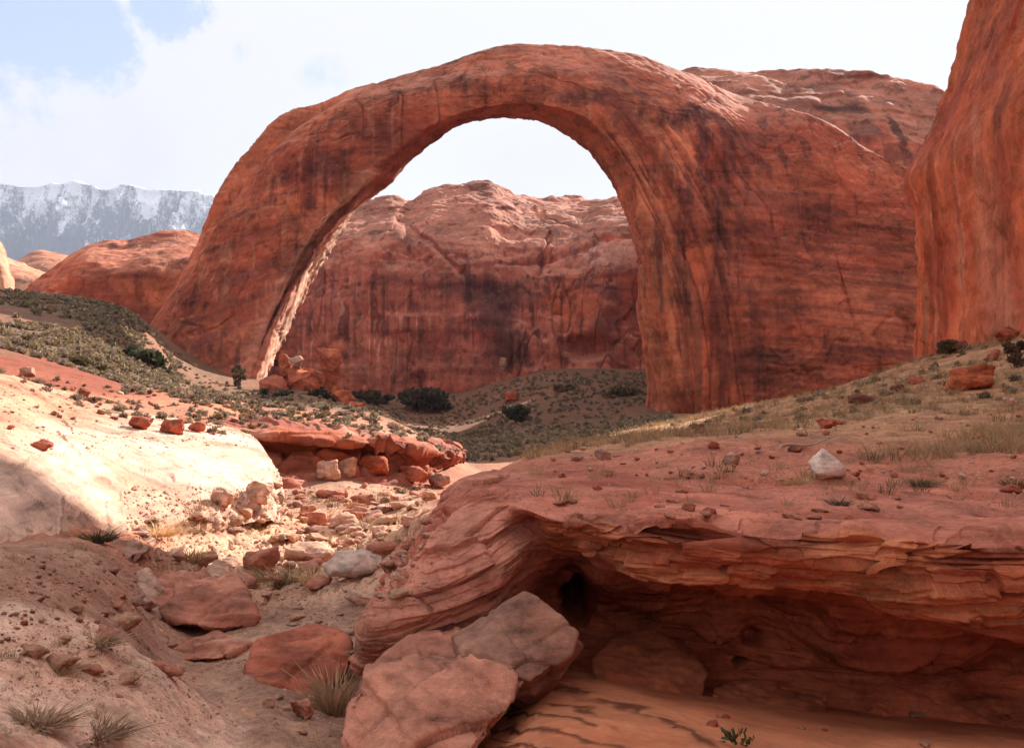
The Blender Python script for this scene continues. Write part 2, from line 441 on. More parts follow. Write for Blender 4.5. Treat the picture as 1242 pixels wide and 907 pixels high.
def ground_z(x, y):
    z = ground_base(x, y)
    P = np.stack([x, y, np.zeros_like(x)], -1); r = np.hypot(x, y)
    z = z + .12 * fbm(P, .35, 4, 3.0) * sstep(r, 3, 9) + .05 * fbm(P, 1.3, 4, 6.0, ridge=True) * sstep(r, 3, 7) * (1 - sstep(r, 40, 60)) + .5 * perlin(P, .06, 9.0) * sstep(r, 30, 90) + .035 * perlin(P, 2.1, 2.0)
    z = z - 2.3 * sstep(np.arctan2(x, y) * 1273 + 621, 440, 500) * sstep(-r, -17.0, -15.6) * sstep(r, 4.5, 6.5) * (y > 0)     # the outcrop stands in this hollow
    # low sandstone ledges stepping down the canyon seen under the arch
    h = z * .8 + 1.5 * perlin(P, .02, 77)
    st = np.floor(h) + sstep(h - np.floor(h), .25, .75)
    msk = sstep(r, 110, 135) * (1 - sstep(r, 215, 240)) * sstep(x / r, 0.0, .02) * (1 - sstep(z, -7.5, -5.5))
    z = z + msk * (st - h) * 1.1
    u = x / np.maximum(y, .5) * FPX + CX
    wash = sstep(u, 120, 200) * (1 - sstep(u, 500, 540)) * sstep(r, 16.5, 19) * (1 - sstep(r, 29, 38)) * (y > 0) * (1 - sstep(z - CZ, -2.6, -1.9))
    if np.any(wash > 0):
        i0 = wash > 0; Q = np.stack([x[i0], y[i0], z[i0]], -1); Q = Q + .3 * perlin(Q, .9, 5)[..., None]
        e, i = cells(Q * np.array([1, 1, .2]), (1.5, .75, 1.0), 31)
        e2, i2 = cells(Q * np.array([1, 1, .2]), (4.0, 2.2, 1.0), 37)
        dz = (.26 * (i - .4) - .10 * sstep(e, .12, 0)) * sstep(fbm(Q, .3, 2, 6), -.35, .0) + .07 * (i2 - .4) - .04 * sstep(e2, .12, 0)
        z = z.copy(); z[i0] += dz * wash[i0]
    return z + .02 * perlin(P, 5.5, 3.0) * (1 - sstep(r, 22, 30))


def terrain():
    th = np.concatenate([np.linspace(-180, -62, 40)[:-1], np.linspace(-62, -29, 60)[:-1], np.linspace(-29, 29, 820), np.linspace(29, 62, 60)[1:], np.linspace(62, 180, 40)[1:]])
    lr = np.concatenate([np.linspace(0, math.log(6), 22)[:-1], np.linspace(math.log(6), math.log(430), 660)[:-1], np.linspace(math.log(430), math.log(10500), 30)])
    T, L = np.meshgrid(R(1) * th, lr, indexing='ij')
    r = np.exp(L); x, y = np.sin(T) * r, np.cos(T) * r
    z = ground_z(x, y)
    P = np.stack([x, y, z], -1)
    n1 = fbm(P, .5, 3, 21); n2 = fbm(P, (.08, .08, .08), 3, 31); n3 = perlin(P, 3.3, 41)
    u = x / np.maximum(y, .5) * FPX + CX
    c = mixc(np.array([.44, .19, .12]), np.array([.33, .155, .105]), sstep(n1, -.3, .4))
    # bed of the wash: grey brown gravel, damp sand
    zr = z - CZ
    bed = (1 - sstep(u, 470, 560)) * sstep(u, 150, 260) * (1 - sstep(zr, -3.5, -2.6)) * (1 - sstep(r, 60, 75))
    c = mixc(c, mixc(np.array([.36, .245, .185]), np.array([.27, .17, .13]), sstep(n1, -.2, .4)), bed * .9)
    c = mixc(c, mixc(np.array([.55, .38, .28]), np.array([.42, .26, .18]), sstep(n1 + n3 * .6, -.3, .4)), bed * sstep(r, 16.5, 19) * (1 - sstep(r, 34, 44)) * .8)
    # pale blown sand on the near left bank
    sand = (1 - sstep(r, 10.5, 12.2)) * (1 - sstep(u, 270, 320)) * sstep(perlin(P, .35, 5) + (10.5 - r) * .12 + (u - 40) * .002, -.2, .2)
    soil = (1 - sstep(u, 250, 330)) * sstep(r, 9, 11) * (1 - sstep(r, 17, 20))
    c = mixc(c, mixc(np.array([.34, .215, .165]), np.array([.46, .31, .24]), sstep(n2 + n1, -.2, .5)), soil * .85)
    c = mixc(c, mixc(np.array([.72, .54, .45]), np.array([.60, .42, .34]), sstep(n1, -.2, .4)), sand * .92)
    # dry grass and herbs on the bench at the right
    gr = sstep(u, 560, 700) * sstep(r, 17, 32) * (1 - sstep(r, 215, 235))
    c = mixc(c, mixc(np.array([.42, .265, .15]), np.array([.29, .185, .112]), sstep(n1 + n3 * .4, -.2, .4)), gr * (.62 + .35 * sstep(n2, -.3, .3)))
    pk = sstep(u, 540, 600) * (1 - sstep(r, 17, 30))
    c = mixc(c, mixc(np.array([.46, .19, .135]), np.array([.38, .145, .10]), sstep(n1, -.3, .4)), pk)
    c = mixc(c, np.array([.36, .12, .062]), sstep(u, 470, 520) * (1 - sstep(r, 15, 16.2)))
    # herb covered slopes: dark sage ground, darkened further on the left in place of shade
    sg = np.maximum(sstep(r, 68, 80) * (1 - sstep(u, 540, 640)), sstep(r, 120, 140) * sstep(u, 470, 520) * (1 - sstep(u, 800, 840)))
    c = mixc(c, mixc(np.array([.125, .085, .058]), np.array([.20, .10, .066]), sstep(n1 + n2, -.1, .6)), sg * .9)
    ns = np.abs(np.gradient(z, axis=1) / np.maximum(np.gradient(r, axis=1), 1e-3))
    led = sstep(r, 110, 135) * (1 - sstep(r, 215, 240)) * sstep(u, 600, 660) * (1 - sstep(zr, -7.5, -5.5))
    c = mixc(c, np.array([.26, .075, .045]), led * sstep(ns, .12, .3))
    red = sstep(u, 0, 20) * 0 + (1 - sstep(u, 110, 230)) * sstep(r, 56, 64) * (1 - sstep(r, 84, 100)) * sstep(perlin(P, .09, 3), -.5, -.1)
    c = mixc(c, np.array([.22, .062, .038]), red * .9)  # red slickrock, darkened to stand in for shade the sun does not leave
    me = new_mesh('ground', P, grid_quads(len(th), len(lr), flip=True), col=c, mat=M_GROUND)
    return tag(link('ground', me), kind='structure')


terrain()


# ------------------------------------------------------------------ landforms lofted from real-world nets
def wall(name, cols, nu, nv, mat, disp, colf, kind='structure', back=40.0, vprof=None):
    """cols: (px, py_base, py_top, Y_base, Y_top).  A rock wall standing on the ground with a rounded top and a back side."""
    net = []
    for px, pb, pt, Yb, Yt in cols:
        row = []
        for w_, g in (vprof or ((-.12, -.01), (0, 0), (.2, .02), (.4, .045), (.6, .08), (.75, .18), (.87, .42), (.95, .72), (1.0, 1.0))):
            Y = Yb + (Yt - Yb) * g; py = pb + (pt - pb) * w_
            row.append(W(px, py, Y))
        top = row[-1]; out = top / np.linalg.norm(top[:2]) * np.array([1, 1, 0])
        H = top[2] - W(px, pb, Yb)[2]
        row.append(top + out * back * .25 - np.array([0, 0, H * .06])); row.append(top + out * back * .6 - np.array([0, 0, H * .35]))
        row.append(top + out * back - np.array([0, 0, H * 1.15]))
        net.append(row)
    V = patch(net, nu, nv)
    N = normals(V)
    if N[nu // 2, nv // 3, 1] > 0: N = -N
    V = V + N * disp(V)[..., None]
    N = normals(V)
    if N[nu // 2, nv // 3, 1] > 0: N = -N
    me = new_mesh(name, V, grid_quads(nu, nv), col=colf(V, N), mat=mat)
    o = link(name, me)
    return tag(o, kind=kind) if kind else o


def cliff_disp(a1, s1, a2, s2, bed=0.6, bt=3.0, flute=.5):
    def f(V):
        d = a1 * fbm(V, (1 / s1, 1 / s1, .7 / s1), 3, 3) + a2 * fbm(V, 1 / s2, 4, 8)
        d = d + bed * layers(V, bt, 1 / (s1 * 1.2), 5, (.02, .03), 1.0)
        d = d + flute * fbm(V, (1 / s2, 1 / s2, .06 / s2), 3, 12) * sstep(fbm(V, .5 / s1, 2, 15), -.2, .3)
        return d
    return f


def blotch(V, x, y, z, rx, rz, soft=.6, wob=.35, sc=None):
    """soft-edged irregular patch of varnish centred on a point of the wall"""
    q = np.sqrt(((V[..., 0] - x) / rx) ** 2 + ((V[..., 2] - z) / rz) ** 2)
    q = q + wob * fbm(V, (2.0 / rx if sc is None else sc), 4, x * .3)
    return 1 - sstep(q, 1 - soft, 1.0)


def bpx(V, px, py, Y, wx, wz, **k):
    c = W(px, py, Y); return blotch(V, c[0], c[1], c[2], wx * Y / FPX, wz * Y / FPX, **k)


# --- cliff behind the arch
def col_back(V, N):
    n = fbm(V, .03, 4, 4); c = mixc(np.array([.36, .125, .085]), np.array([.28, .085, .056]), sstep(n, -.3, .4))
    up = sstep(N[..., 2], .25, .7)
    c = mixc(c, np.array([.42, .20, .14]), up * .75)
    c = mixc(c, np.array([.45, .19, .125]), .6 * bpx(V, 430, 420, 335, 60, 60) )
    # streaked varnish curtain
    s = sstep(fbm(V, (.45, .45, .012), 3, 33), .02, .38)
    c = mixc(c, np.array([.16, .055, .042]), s * .95 * (1 - up) * (.25 + .75 * sstep(fbm(V, .025, 3, 6), -.2, .25)))
    p = sstep(fbm(V, (.7, .7, .014), 2, 54), .30, .5)
    c = mixc(c, np.array([.56, .33, .23]), p * .6 * (1 - up) * bpx(V, 440, 400, 340, 120, 80))
    for a in ((600, 380, 34, 34, .85), (580, 350, 55, 16, .7), (625, 360, 40, 28, .7), (612, 420, 20, 40, .75), (690, 345, 50, 14, .6), (735, 395, 24, 20, .6), (548, 410, 16, 40, .45)):
        c = mixc(c, np.array([.105, .045, .04]), a[4] * bpx(V, a[0], a[1], 340, a[2], a[3]))
    c = mixc(c, np.array([.43, .125, .06]), .75 * bpx(V, 690, 370, 338, 40, 42))
    c = mixc(c, np.array([.40, .25, .20]), .55 * bpx(V, 740, 310, 345, 60, 26))
    return c


def disp_back(V):
    d = cliff_disp(3.2, 42, 1.1, 9, .7, 5, .7)(V)
    c = W(712, 420, 335); q = ((V[..., 0] - c[0]) / 7.5) ** 2 + ((V[..., 2] - c[2]) / 3.6) ** 2   # shallow alcove
    d = d - 5.0 * np.exp(-q ** 2)
    d = d - .9 * sstep(-np.abs(perlin(V, (.14, .14, .005), 41)), -.03, .0) * sstep(perlin(V, (.05, .05, .03), 43), .0, .2) * (1 - sstep(V[..., 2] - CZ, 32, 42)) - .6 * sstep(-np.abs(fbm(V, (.012, .012, .16), 3, 42)), -.03, .0) * sstep(perlin(V, .03, 44), -.1, .15)
    Qc = V + np.stack([fbm(V, .05, 3, 91), fbm(V, .05, 3, 92), fbm(V, .05, 3, 93)], -1) * 8.0
    e, i = cells(Qc, (.055, .055, .04), 41); e2, i2 = cells(Qc, (.18, .18, .12), 43)
    d = d + 1.1 * (i - .5) - .25 * sstep(e, .05, 0) + .3 * (i2 - .5) * sstep(i, .3, .7)
    # inclined crack and shelf lines
    for x0, z0, x1, z1, w_ in ((470, 250, 560, 330, .8), (655, 330, 670, 270, .6), (600, 320, 780, 285, .7)):
        a, b = W(x0, z0, 345)[[0, 2]], W(x1, z1, 345)[[0, 2]]
        dv = b - a; q = V[..., [0, 2]] - a; tt = np.clip((q @ dv) / (dv @ dv), 0, 1)
        dist = np.linalg.norm(q - tt[..., None] * dv, axis=-1) + .8 * fbm(V, .12, 3, 2)
        d = d - 1.6 * np.exp(-(dist / w_) ** 2)
    return d


wall('canyon_cliff', [(250, 470, 330, 360, 420), (340, 472, 285, 350, 415), (400, 474, 250, 345, 412), (450, 478, 239, 340, 410), (480, 480, 236, 338, 412), (500, 480, 240, 338, 420),
                      (525, 480, 229, 337, 412), (555, 479, 224, 336, 408), (590, 476, 223, 336, 406), (612, 474, 230, 336, 414), (640, 466, 236, 336, 425), (690, 460, 242, 336, 430), (715, 458, 242, 335, 425),
                      (755, 456, 236, 334, 415), (800, 456, 236, 334, 410), (900, 460, 240, 330, 400), (1000, 470, 250, 325, 380)],
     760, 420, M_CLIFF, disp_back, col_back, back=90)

# pale dome catching the sun on its right flank, set back on the cliff top
wall('slickrock_dome', [(548, 330, 300, 385, 392), (560, 330, 262, 380, 400), (580, 330, 238, 378, 408), (600, 330, 226, 377, 412), (618, 330, 231, 377, 414), (634, 330, 248, 380, 410), (648, 330, 270, 384, 404), (662, 335, 310, 390, 398)],
     200, 220, M_CLIFF, lambda V: .8 * fbm(V, .06, 4, 66) + .2 * layers(V, 2.5, .03, 4), lambda V, N: mixc(np.array([.46, .215, .15]), np.array([.40, .15, .10]), sstep(fbm(V, .05, 3, 2), -.3, .3)), back=50)


# --- mesa behind the right shoulder of the arch
def col_mesa(V, N):
    c = mixc(np.array([.36, .135, .088]), np.array([.28, .09, .06]), sstep(fbm(V, .04, 4, 14), -.3, .35))
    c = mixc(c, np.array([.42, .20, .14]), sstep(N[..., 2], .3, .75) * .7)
    s = sstep(fbm(V, (.4, .4, .012), 3, 35), .0, .35) * (1 - sstep(N[..., 2], .3, .6))
    c = mixc(c, np.array([.12, .05, .042]), s * .6)
    for a in ((1030, 130, 55, 9, .75), (1082, 165, 9, 45, .9), (1040, 165, 30, 25, .6), (1000, 130, 30, 8, .5)):
        c = mixc(c, np.array([.095, .04, .035]), a[4] * bpx(V, a[0], a[1], 252, a[2], a[3]))
    c = mixc(c, np.array([.40, .12, .06]), .7 * bpx(V, 1066, 165, 252, 10, 30))
    return c


wall('sandstone_mesa', [(800, 320, 130, 252, 292), (815, 320, 96, 251, 290), (832, 320, 84, 250, 287), (870, 320, 81, 248, 284), (905, 320, 80, 246, 282), (945, 320, 81, 244, 282), (985, 320, 82, 243, 280),
                        (1030, 320, 86, 242, 278), (1070, 320, 93, 241, 276), (1110, 320, 104, 240, 274), (1150, 320, 113, 240, 274), (1200, 320, 130, 240, 274), (1300, 320, 165, 240, 274)],
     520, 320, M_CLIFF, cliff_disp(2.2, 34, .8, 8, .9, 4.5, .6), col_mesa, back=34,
     vprof=((-.12, -.01), (0, 0), (.3, .03), (.5, .06), (.66, .1), (.76, .22), (.87, .5), (.95, .8), (1.0, 1.0)))


# --- red dome on the left, between the arch foot and the mountain
def col_dome(V, N):
    c = mixc(np.array([.40, .12, .062]), np.array([.30, .085, .048]), sstep(fbm(V, (.03, .03, .06), 4, 24), -.3, .35))
    st = sstep(fbm(V, (.03, .03, .35), 4, 25), .05, .4)
    c = mixc(c, np.array([.20, .06, .042]), st * .55)
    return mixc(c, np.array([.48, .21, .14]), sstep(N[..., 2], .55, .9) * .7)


wall('red_dome', [(6, 400, 372, 232, 246), (20, 400, 362, 232, 250), (42, 402, 342, 231, 255), (70, 405, 318, 230, 262), (98, 408, 300, 229, 266), (116, 409, 295, 229, 268), (150, 412, 298, 228, 266), (176, 414, 291, 228, 268),
                  (212, 416, 286, 228, 270), (240, 418, 287, 228, 270), (262, 420, 296, 228, 268), (300, 424, 330, 228, 262), (340, 430, 380, 228, 250)],
     420, 260, M_CLIFF, cliff_disp(1.6, 30, .7, 8, .5, 3.5, .25), col_dome, back=45)


def col_pale(V, N):
    return mixc(np.array([.56, .33, .22]), np.array([.47, .235, .155]), sstep(fbm(V, (.03, .03, .2), 4, 44), -.2, .4))


wall('pale_dome', [(-140, 400, 255, 205, 235), (-90, 400, 250, 205, 235), (-50, 400, 258, 205, 235), (-20, 400, 272, 204, 232), (0, 400, 292, 204, 228), (9, 400, 315, 205, 222), (15, 400, 342, 206, 215), (19, 400, 378, 208, 211)],
     160, 200, M_CLIFF, cliff_disp(.8, 24, .4, 7, .3, 3, .1), col_pale, back=40)
wall('far_dome', [(-60, 380, 305, 420, 470), (-20, 380, 300, 420, 470), (10, 380, 312, 420, 470), (35, 380, 322, 420, 465), (60, 380, 334, 420, 455), (85, 380, 352, 420, 440)],
     140, 120, M_CLIFF, cliff_disp(1.5, 40, .6, 10, .5, 4, .1), col_pale, back=60)
wall('far_dome', [(-10, 380, 345, 620, 660), (20, 380, 316, 620, 690), (45, 380, 305, 620, 700), (62, 380, 306, 620, 700), (90, 380, 316, 620, 690), (120, 380, 345, 620, 660)],
     140, 120, M_CLIFF, cliff_disp(2, 60, .8, 14, .5, 5, .1), lambda V, N: col_pale(V, N) * np.array([.85, .72, .68]), back=80)


# --- snowy mountain, ten kilometres off
def mountain():
    cols = [(-420, 470, 250, 7600, 9900), (-260, 470, 226, 7600, 9900), (-120, 470, 219, 7600, 9900), (0, 470, 220, 7600, 9900), (40, 470, 224, 7600, 9900), (75, 470, 222, 7600, 9800), (95, 470, 220, 7600, 9800),
            (125, 470, 228, 7600, 9900), (150, 470, 224, 7600, 9800), (180, 470, 229, 7600, 9900), (215, 470, 231, 7600, 9900), (260, 470, 238, 7600, 9900), (330, 470, 252, 7600, 9900), (420, 470, 290, 7600, 9700), (520, 470, 380, 7600, 9000), (640, 470, 460, 7600, 8000)]
    vp = ((-.12, -.05), (0, 0), (.2, .22), (.4, .42), (.6, .62), (.75, .77), (.88, .9), (.96, .97), (1.0, 1.0))
    def dsp(V):
        tp = sstep(V[..., 2], 1400, 1760)
        rid = fbm(V, (.0026, .0009, .0004), 4, 7, .55, ridge=True)
        return 330 * (rid - .5) * (1 - .9 * tp) + 30 * fbm(V, .008, 4, 17) * (1 - .75 * tp)
    m = bpy.data.materials.new('snowy_mountain'); m.use_nodes = True
    k = NT(m.node_tree); k.n.clear()
    geo = k.add('ShaderNodeNewGeometry'); P = geo.outputs['Position']
    zz = k.add('ShaderNodeSeparateXYZ', Vector=P).outputs[2]
    nz = k.add('ShaderNodeSeparateXYZ', Vector=geo.outputs['Normal']).outputs[2]
    a = k.noise(k.scale(P, (.005, .0016, .0013), (0, .5, 0)), 1.0, 8, .72, .5)
    b = k.noise(P, .018, 6, .72)
    f = k.noise(P, .05, 4, .75)
    hgt = k.rng(zz, 900, 1800, -.10, .08, False)
    s = k.math('ADD', k.math('ADD', k.math('MULTIPLY', a, .7), k.math('MULTIPLY', b, .3)), hgt)
    s = k.math('ADD', s, k.math('MULTIPLY', k.math('SUBTRACT', f, .5), .22))
    snow = k.rng(s, .48, .60)
    c = k.mix(snow, (.028, .034, .045, 1), (.75, .76, .80, 1))
    bs = k.add('ShaderNodeBsdfPrincipled', Base_Color=c, Roughness=.9)
    k.l.new(bs.outputs[0], k.add('ShaderNodeOutputMaterial').inputs[0])
    wall('snowy_mountain', cols, 520, 200, m, dsp, lambda V, N: V * 0 + .3, back=3000, vprof=vp)


mountain()


# --- the canyon wall on the right: runs from beyond the arch shoulder past the photographer
def right_wall():
    # plan (x, y) of the foot and the height of the rim (above the eye); the unseen near rim dips to shape its cast shadow
    plan = [(78, 150, 62), (62, 139, 58), (53.5, 134, 56), (50.2, 129, 53.5), (48.8, 121, 49.5), (47.8, 111, 45.5), (47.2, 104, 44.3), (46.6, 97, 44.0), (46.2, 93.2, 72), (45.8, 87.5, 72), (45.2, 77, 71), (44.6, 68, 70), (44, 56, 68), (43, 44, 66), (42, 32, 62), (40, 15, 60), (38, 0, 56), (37, -20, 52), (38, -60, 50)]
    net = []
    prof = [(-8, 0.0), (0, 0.0), (4, 0.1), (10, -.1), (17, -.6), (21, -1.0), (24.5, -.2), (29.5, 1.6), (35, 3.5), (41, 5.2), (46, 6.6)]
    for i, (x, y, H) in enumerate(plan):
        a = np.array(plan[max(i - 1, 0)][:2]); b = np.array(plan[min(i + 1, len(plan) - 1)][:2])
        tg = (b - a) / np.linalg.norm(b - a); nrm = np.array([-tg[1], tg[0]])     # towards the rock
        if i > 4: nrm = np.array([1.0, 0.0])
        zf = 3.0 if y > 60 else 1.5
        row = []
        for z, off in prof:
            f = min(1.0, (H - 6) / 38.5); zz = zf + (z if z <= 0 else z * f * (46.0) / 46.0) - 1.0
            row.append([x + nrm[0] * off, y + nrm[1] * off, CZ + zz])
        tz = row[-1][2]; Ht = CZ + H
        lean = 6.6 + (Ht - tz) * .28
        for f, o2 in ((.35, .3), (.7, .65), (.9, 1.1), (1.0, 1.9)):
            row.append([x + nrm[0] * (6.6 + (lean - 6.6) * o2), y + nrm[1] * (6.6 + (lean - 6.6) * o2), tz + (Ht - tz) * f])
        row.append([x + nrm[0] * (lean + 14), y + nrm[1] * (lean + 14), Ht + 1]); row.append([x + nrm[0] * (lean + 30), y + nrm[1] * (lean + 30), Ht - 8])
        row.append([x + nrm[0] * (lean + 34), y + nrm[1] * (lean + 34), -10])
        row = np.array(row)
        if H > 60 and y < 96: row[:, 1] += np.clip((row[:, 2] - CZ - 49.0) * 1.75, 0, 20) * np.interp(y, [70, 86], [0, 1])     # unseen overhanging prow, added to slant the shadow edge across the left ledge
        net.append(row)
    net = np.array(net)
    tv = params(net, 420, 1)
    tu = np.concatenate([np.linspace(0, 7, 460)[:-1], np.linspace(7, 12, 90)[:-1], np.linspace(12, len(net) - 1, 90)])
    V = patch(net, 0, 0, tu=tu, tv=tv)
    N = normals(V); s = np.sign(-N[300, 150, 0]); N = N * s
    fl = fbm(V, (.35, .35, .022), 4, 70)
    d = .55 * fbm(V, (.06, .06, .04), 3, 71) + .13 * fbm(V, .4, 4, 72) + .10 * fl * sstep(fbm(V, .05, 2, 73), -.25, .2) + .2 * layers(V, 3.2, .03, 8, (.02, .06), 1.0)
    d = d - .55 * sstep(-np.abs(perlin(V, (.13, .13, .012), 81)), -.03, .0) * sstep(perlin(V, .05, 82), -.2, .1) - .25 * sstep(-np.abs(fbm(V, (.02, .02, .16), 3, 83)), -.03, .0) + .12 * fbm(V, .7, 4, 84, ridge=True)
    Qc = V + np.stack([fbm(V, .09, 3, 91), fbm(V, .09, 3, 92), fbm(V, .09, 3, 93)], -1) * 4.0
    e, i = cells(Qc, (.10, .10, .05), 41); e2, i2 = cells(Qc, (.34, .34, .2), 43)
    d = d + .40 * (i - .5) - .10 * sstep(e, .04, 0) + .12 * (i2 - .5) * sstep(i, .3, .7)
    # hollow at the corner where the wall meets the arch shoulder
    c = W(1112, 218, 128); q = np.sqrt(((V[..., 1] - c[1]) / 7) ** 2 + ((V[..., 2] - c[2]) / 2.6) ** 2); d = d - 1.0 * np.exp(-q ** 2)
    V = V + N * d[..., None]
    N = normals(V) * s
    n = fbm(V, (.07, .07, .05), 4, 75)
    c = mixc(np.array([.52, .15, .072]), np.array([.38, .095, .05]), sstep(n, -.3, .35))
    st = sstep(fbm(V, (.16, .16, .02), 3, 76), .02, .35); c = mixc(c, np.array([.22, .06, .042]), st * .35)
    c = mixc(c, np.array([.17, .055, .045]), .8 * bpx(V, 1128, 225, 128, 30, 20, wob=.5))
    c = mixc(c, np.array([.25, .062, .045]), .7 * bpx(V, 1190, 130, 115, 35, 40, wob=.5))
    pa = sstep(fbm(V, (.6, .6, .022), 3, 78), .34, .6) * sstep(fbm(V, .08, 2, 79), 0, .3)
    c = mixc(c, np.array([.48, .22, .13]), pa * .6)
    # broad pale seep down the middle of the face
    px = V[..., 0] / np.maximum(V[..., 1], 1) * FPX + CX; ppy = CY - (V[..., 2] - CZ) / np.maximum(V[..., 1], 1) * FPX
    cx_ = np.interp(ppy, [100, 140, 250, 330, 420], [1180, 1182, 1194, 1205, 1215]); wd = np.interp(ppy, [100, 200, 420], [2, 11, 26])
    band = np.exp(-((px - cx_) / wd) ** 2) * sstep(ppy, 110, 160) * (V[..., 1] > 60)
    c = mixc(c, np.array([.50, .215, .135]), np.clip(band * (.8 + .6 * fl), 0, 1) * .85)
    me = new_mesh('canyon_wall', V, grid_quads(len(tu), len(tv)), col=c, mat=M_WALL)
    tag(link('canyon_wall', me), kind='structure')


right_wall()


# ------------------------------------------------------------------ the natural arch
def arch():
    # outer silhouette, front shoulder, then the opening: front edge, inner crease, back edge  (photo px) with distances
    K = [  # O            Yo   OF           Yf   IF          Yi   IC          Yc   IB          Yb
        ((110, 490), 226, (118, 492), 220, (278, 505), 206, (292, 510), 210, (308, 515), 226),
        ((168, 412), 226, (178, 414), 219, (297, 449), 207, (309, 460), 209.5, (325, 450), 224),
        ((193, 375), 226, (205, 378), 218, (312, 412), 208, (327, 418), 210, (342, 415), 226),
        ((218, 335), 226, (230, 338), 217, (324, 382), 209, (342, 385), 211, (360, 385), 228),
        ((240, 292), 227, (252, 298), 217, (347, 336), 210, (366, 342), 212, (380, 345), 229),
        ((264, 241), 229, (278, 256), 217, (376, 290), 211, (397, 298), 213.5, (403, 297), 229),
        ((300, 188), 231, (315, 204), 217, (405, 255), 211, (424, 262), 214, (430, 258), 229),
        ((340, 145), 231, (356, 160), 217, (442, 213), 211, (462, 224), 215, (468, 219), 228),
        ((387, 124), 228, (399, 131), 217, (488, 175), 211, (504, 184), 216, (508, 182), 227),
        ((440, 102), 224, (448, 113), 216, (530, 148), 211, (545, 159), 217, (546, 159), 226),
        ((520, 78), 222, (524, 93), 215, (576, 134), 211, (586, 147), 218, (586, 148), 225),
        ((600, 61), 222, (601, 79), 215, (622, 129), 211, (624, 145), 218, (624, 146), 225),
        ((680, 55), 222, (679, 77), 215, (668, 131), 210, (660, 148), 218, (657, 150), 225),
        ((748, 60), 224, (746, 85), 215, (715, 147), 209, (696, 164), 217, (691, 164), 226),
        ((800, 78), 226, (795, 104), 215, (748, 182), 208, (725, 190), 216, (719, 187), 227),
        ((845, 95), 229, (838, 124), 216, (774, 222), 207, (748, 222), 216, (740, 212), 228),
        ((890, 113), 231, (882, 143), 216, (791, 268), 206.5, (764, 262), 216, (756, 240), 229),
        ((930, 125), 228, (922, 160), 217, (806, 325), 206, (778, 315), 215, (768, 278), 230),
        ((968, 137), 226, (960, 180), 217, (820, 385), 206, (790, 375), 215, (777, 335), 230),
        ((1000, 150), 225, (992, 200), 217, (832, 440), 205.5, (797, 430), 214, (785, 400), 230),
        ((1022, 163), 224, (1014, 220), 216, (840, 498), 205, (803, 498), 213, (787, 470), 230),
        ((1042, 178), 224, (1036, 232), 216, (846, 545), 204, (806, 545), 212, (788, 545), 230),
        ((1072, 193), 223, (1066, 250), 215, (930, 540), 204, (930, 560), 214, (900, 560), 260),
        ((1104, 210), 222, (1098, 270), 214, (1030, 520), 203, (1030, 540), 214, (1000, 540), 262),
        ((1150, 238), 222, (1144, 300), 213, (1130, 500), 202, (1130, 520), 214, (1100, 520), 262),
        ((1230, 290), 222, (1220, 340), 213, (1230, 490), 202, (1230, 510), 214, (1200, 520), 262),
    ]
    net = []
    for k, (O, Yo, OF, Yf, IF, Yi, IC, Yc, IB, Yb) in enumerate(K):
        o, of, fi, ic, ib = W(*O, Yo), W(*OF, Yf), W(*IF, Yi), W(*IC, Yc), W(*IB, Yb)
        f1 = of * .70 + fi * .30 + np.array([0, -2.2, 0]); f2 = of * .35 + fi * .65 + np.array([0, -2.0, 0])
        ob = o + (o - of) * np.array([.5, .55, .0]) + np.array([0, 5, -2.5 if k < 15 else -4])
        if k >= 17: ob = o + np.array([0, 2.0, -4.5])
        bm_ = ob * .4 + ib * .6 + np.array([0, 3.5, 0])
        if k <= 6:
            fi2 = W(IF[0] + 7, IF[1] + 2, Yi + 5.0); ic = W(IC[0] - 4, IC[1], Yc - .5)
        else: fi2 = fi * .6 + ic * .4
        net.append([of, f1, f2, fi, fi2, ic, ib, bm_, ob, o])
    net = np.array(net)
    nu = 840; tu = params(net[:, :7], nu, 0)
    seg = [64, 64, 64, 24, 26, 44, 26, 26, 22, 50]            # samples per loop span
    tv = np.concatenate([k + np.arange(n) / n for k, n in enumerate(seg)])
    A = cr(net, tu, tens=.45)
    V = np.swapaxes(cr(np.swapaxes(A, 0, 1), tv, closed=True, tens=.32), 0, 1)
    N = normals(V, True)
    if N[nu // 2, 90, 1] > 0: N = -N
    px = (V[..., 0] / V[..., 1]) * FPX + CX; ppy = CY - (V[..., 2] - CZ) / V[..., 1] * FPX
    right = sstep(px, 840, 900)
    flz = sstep(px, 690, 740) * (1 - sstep(px, 860, 940)) * sstep(ppy, 120, 190)            # fluted inner flank of the right leg
    fan = np.stack([V[..., 0] + (V[..., 2] - CZ) * np.interp(ppy, [100, 300, 480], [.42, .25, .08]), V[..., 1], V[..., 2]], -1)
    d = 1.5 * fbm(V, (.03, .03, .045), 3, 50) + .16 * fbm(V, (.2, .2, .3), 4, 51) + .10 * fbm(V, .8, 3, 56)
    d = d + .35 * layers(V, 3.4, .03, 9, (-.03, .05), 1.2) * (.25 + .75 * right) * (.15 + .85 * sstep(tv[None, :], .15, .5) * (1 - sstep(tv[None, :], 6.5, 7)))
    d = d - .5 * sstep(-np.abs(perlin(V, (.11, .11, .014), 85)), -.03, .0) * sstep(perlin(V, .04, 86), -.15, .1) - .35 * sstep(-np.abs(fbm(V, (.02, .02, .2), 3, 87)), -.035, .0) * sstep(perlin(V, .05, 88), -.1, .2)
    d = d + .22 * fbm(V, .45, 4, 89, ridge=True) * (1 - .75 * sstep(N[..., 2], .3, .65))
    d = d * (1 - .45 * sstep(N[..., 2], .4, .75) * right)
    rg = fbm(fan, (.30, .10, .012), 3, 52)
    d = d + flz * (1.5 * rg - .8 * sstep(np.abs(rg), .12, .0))
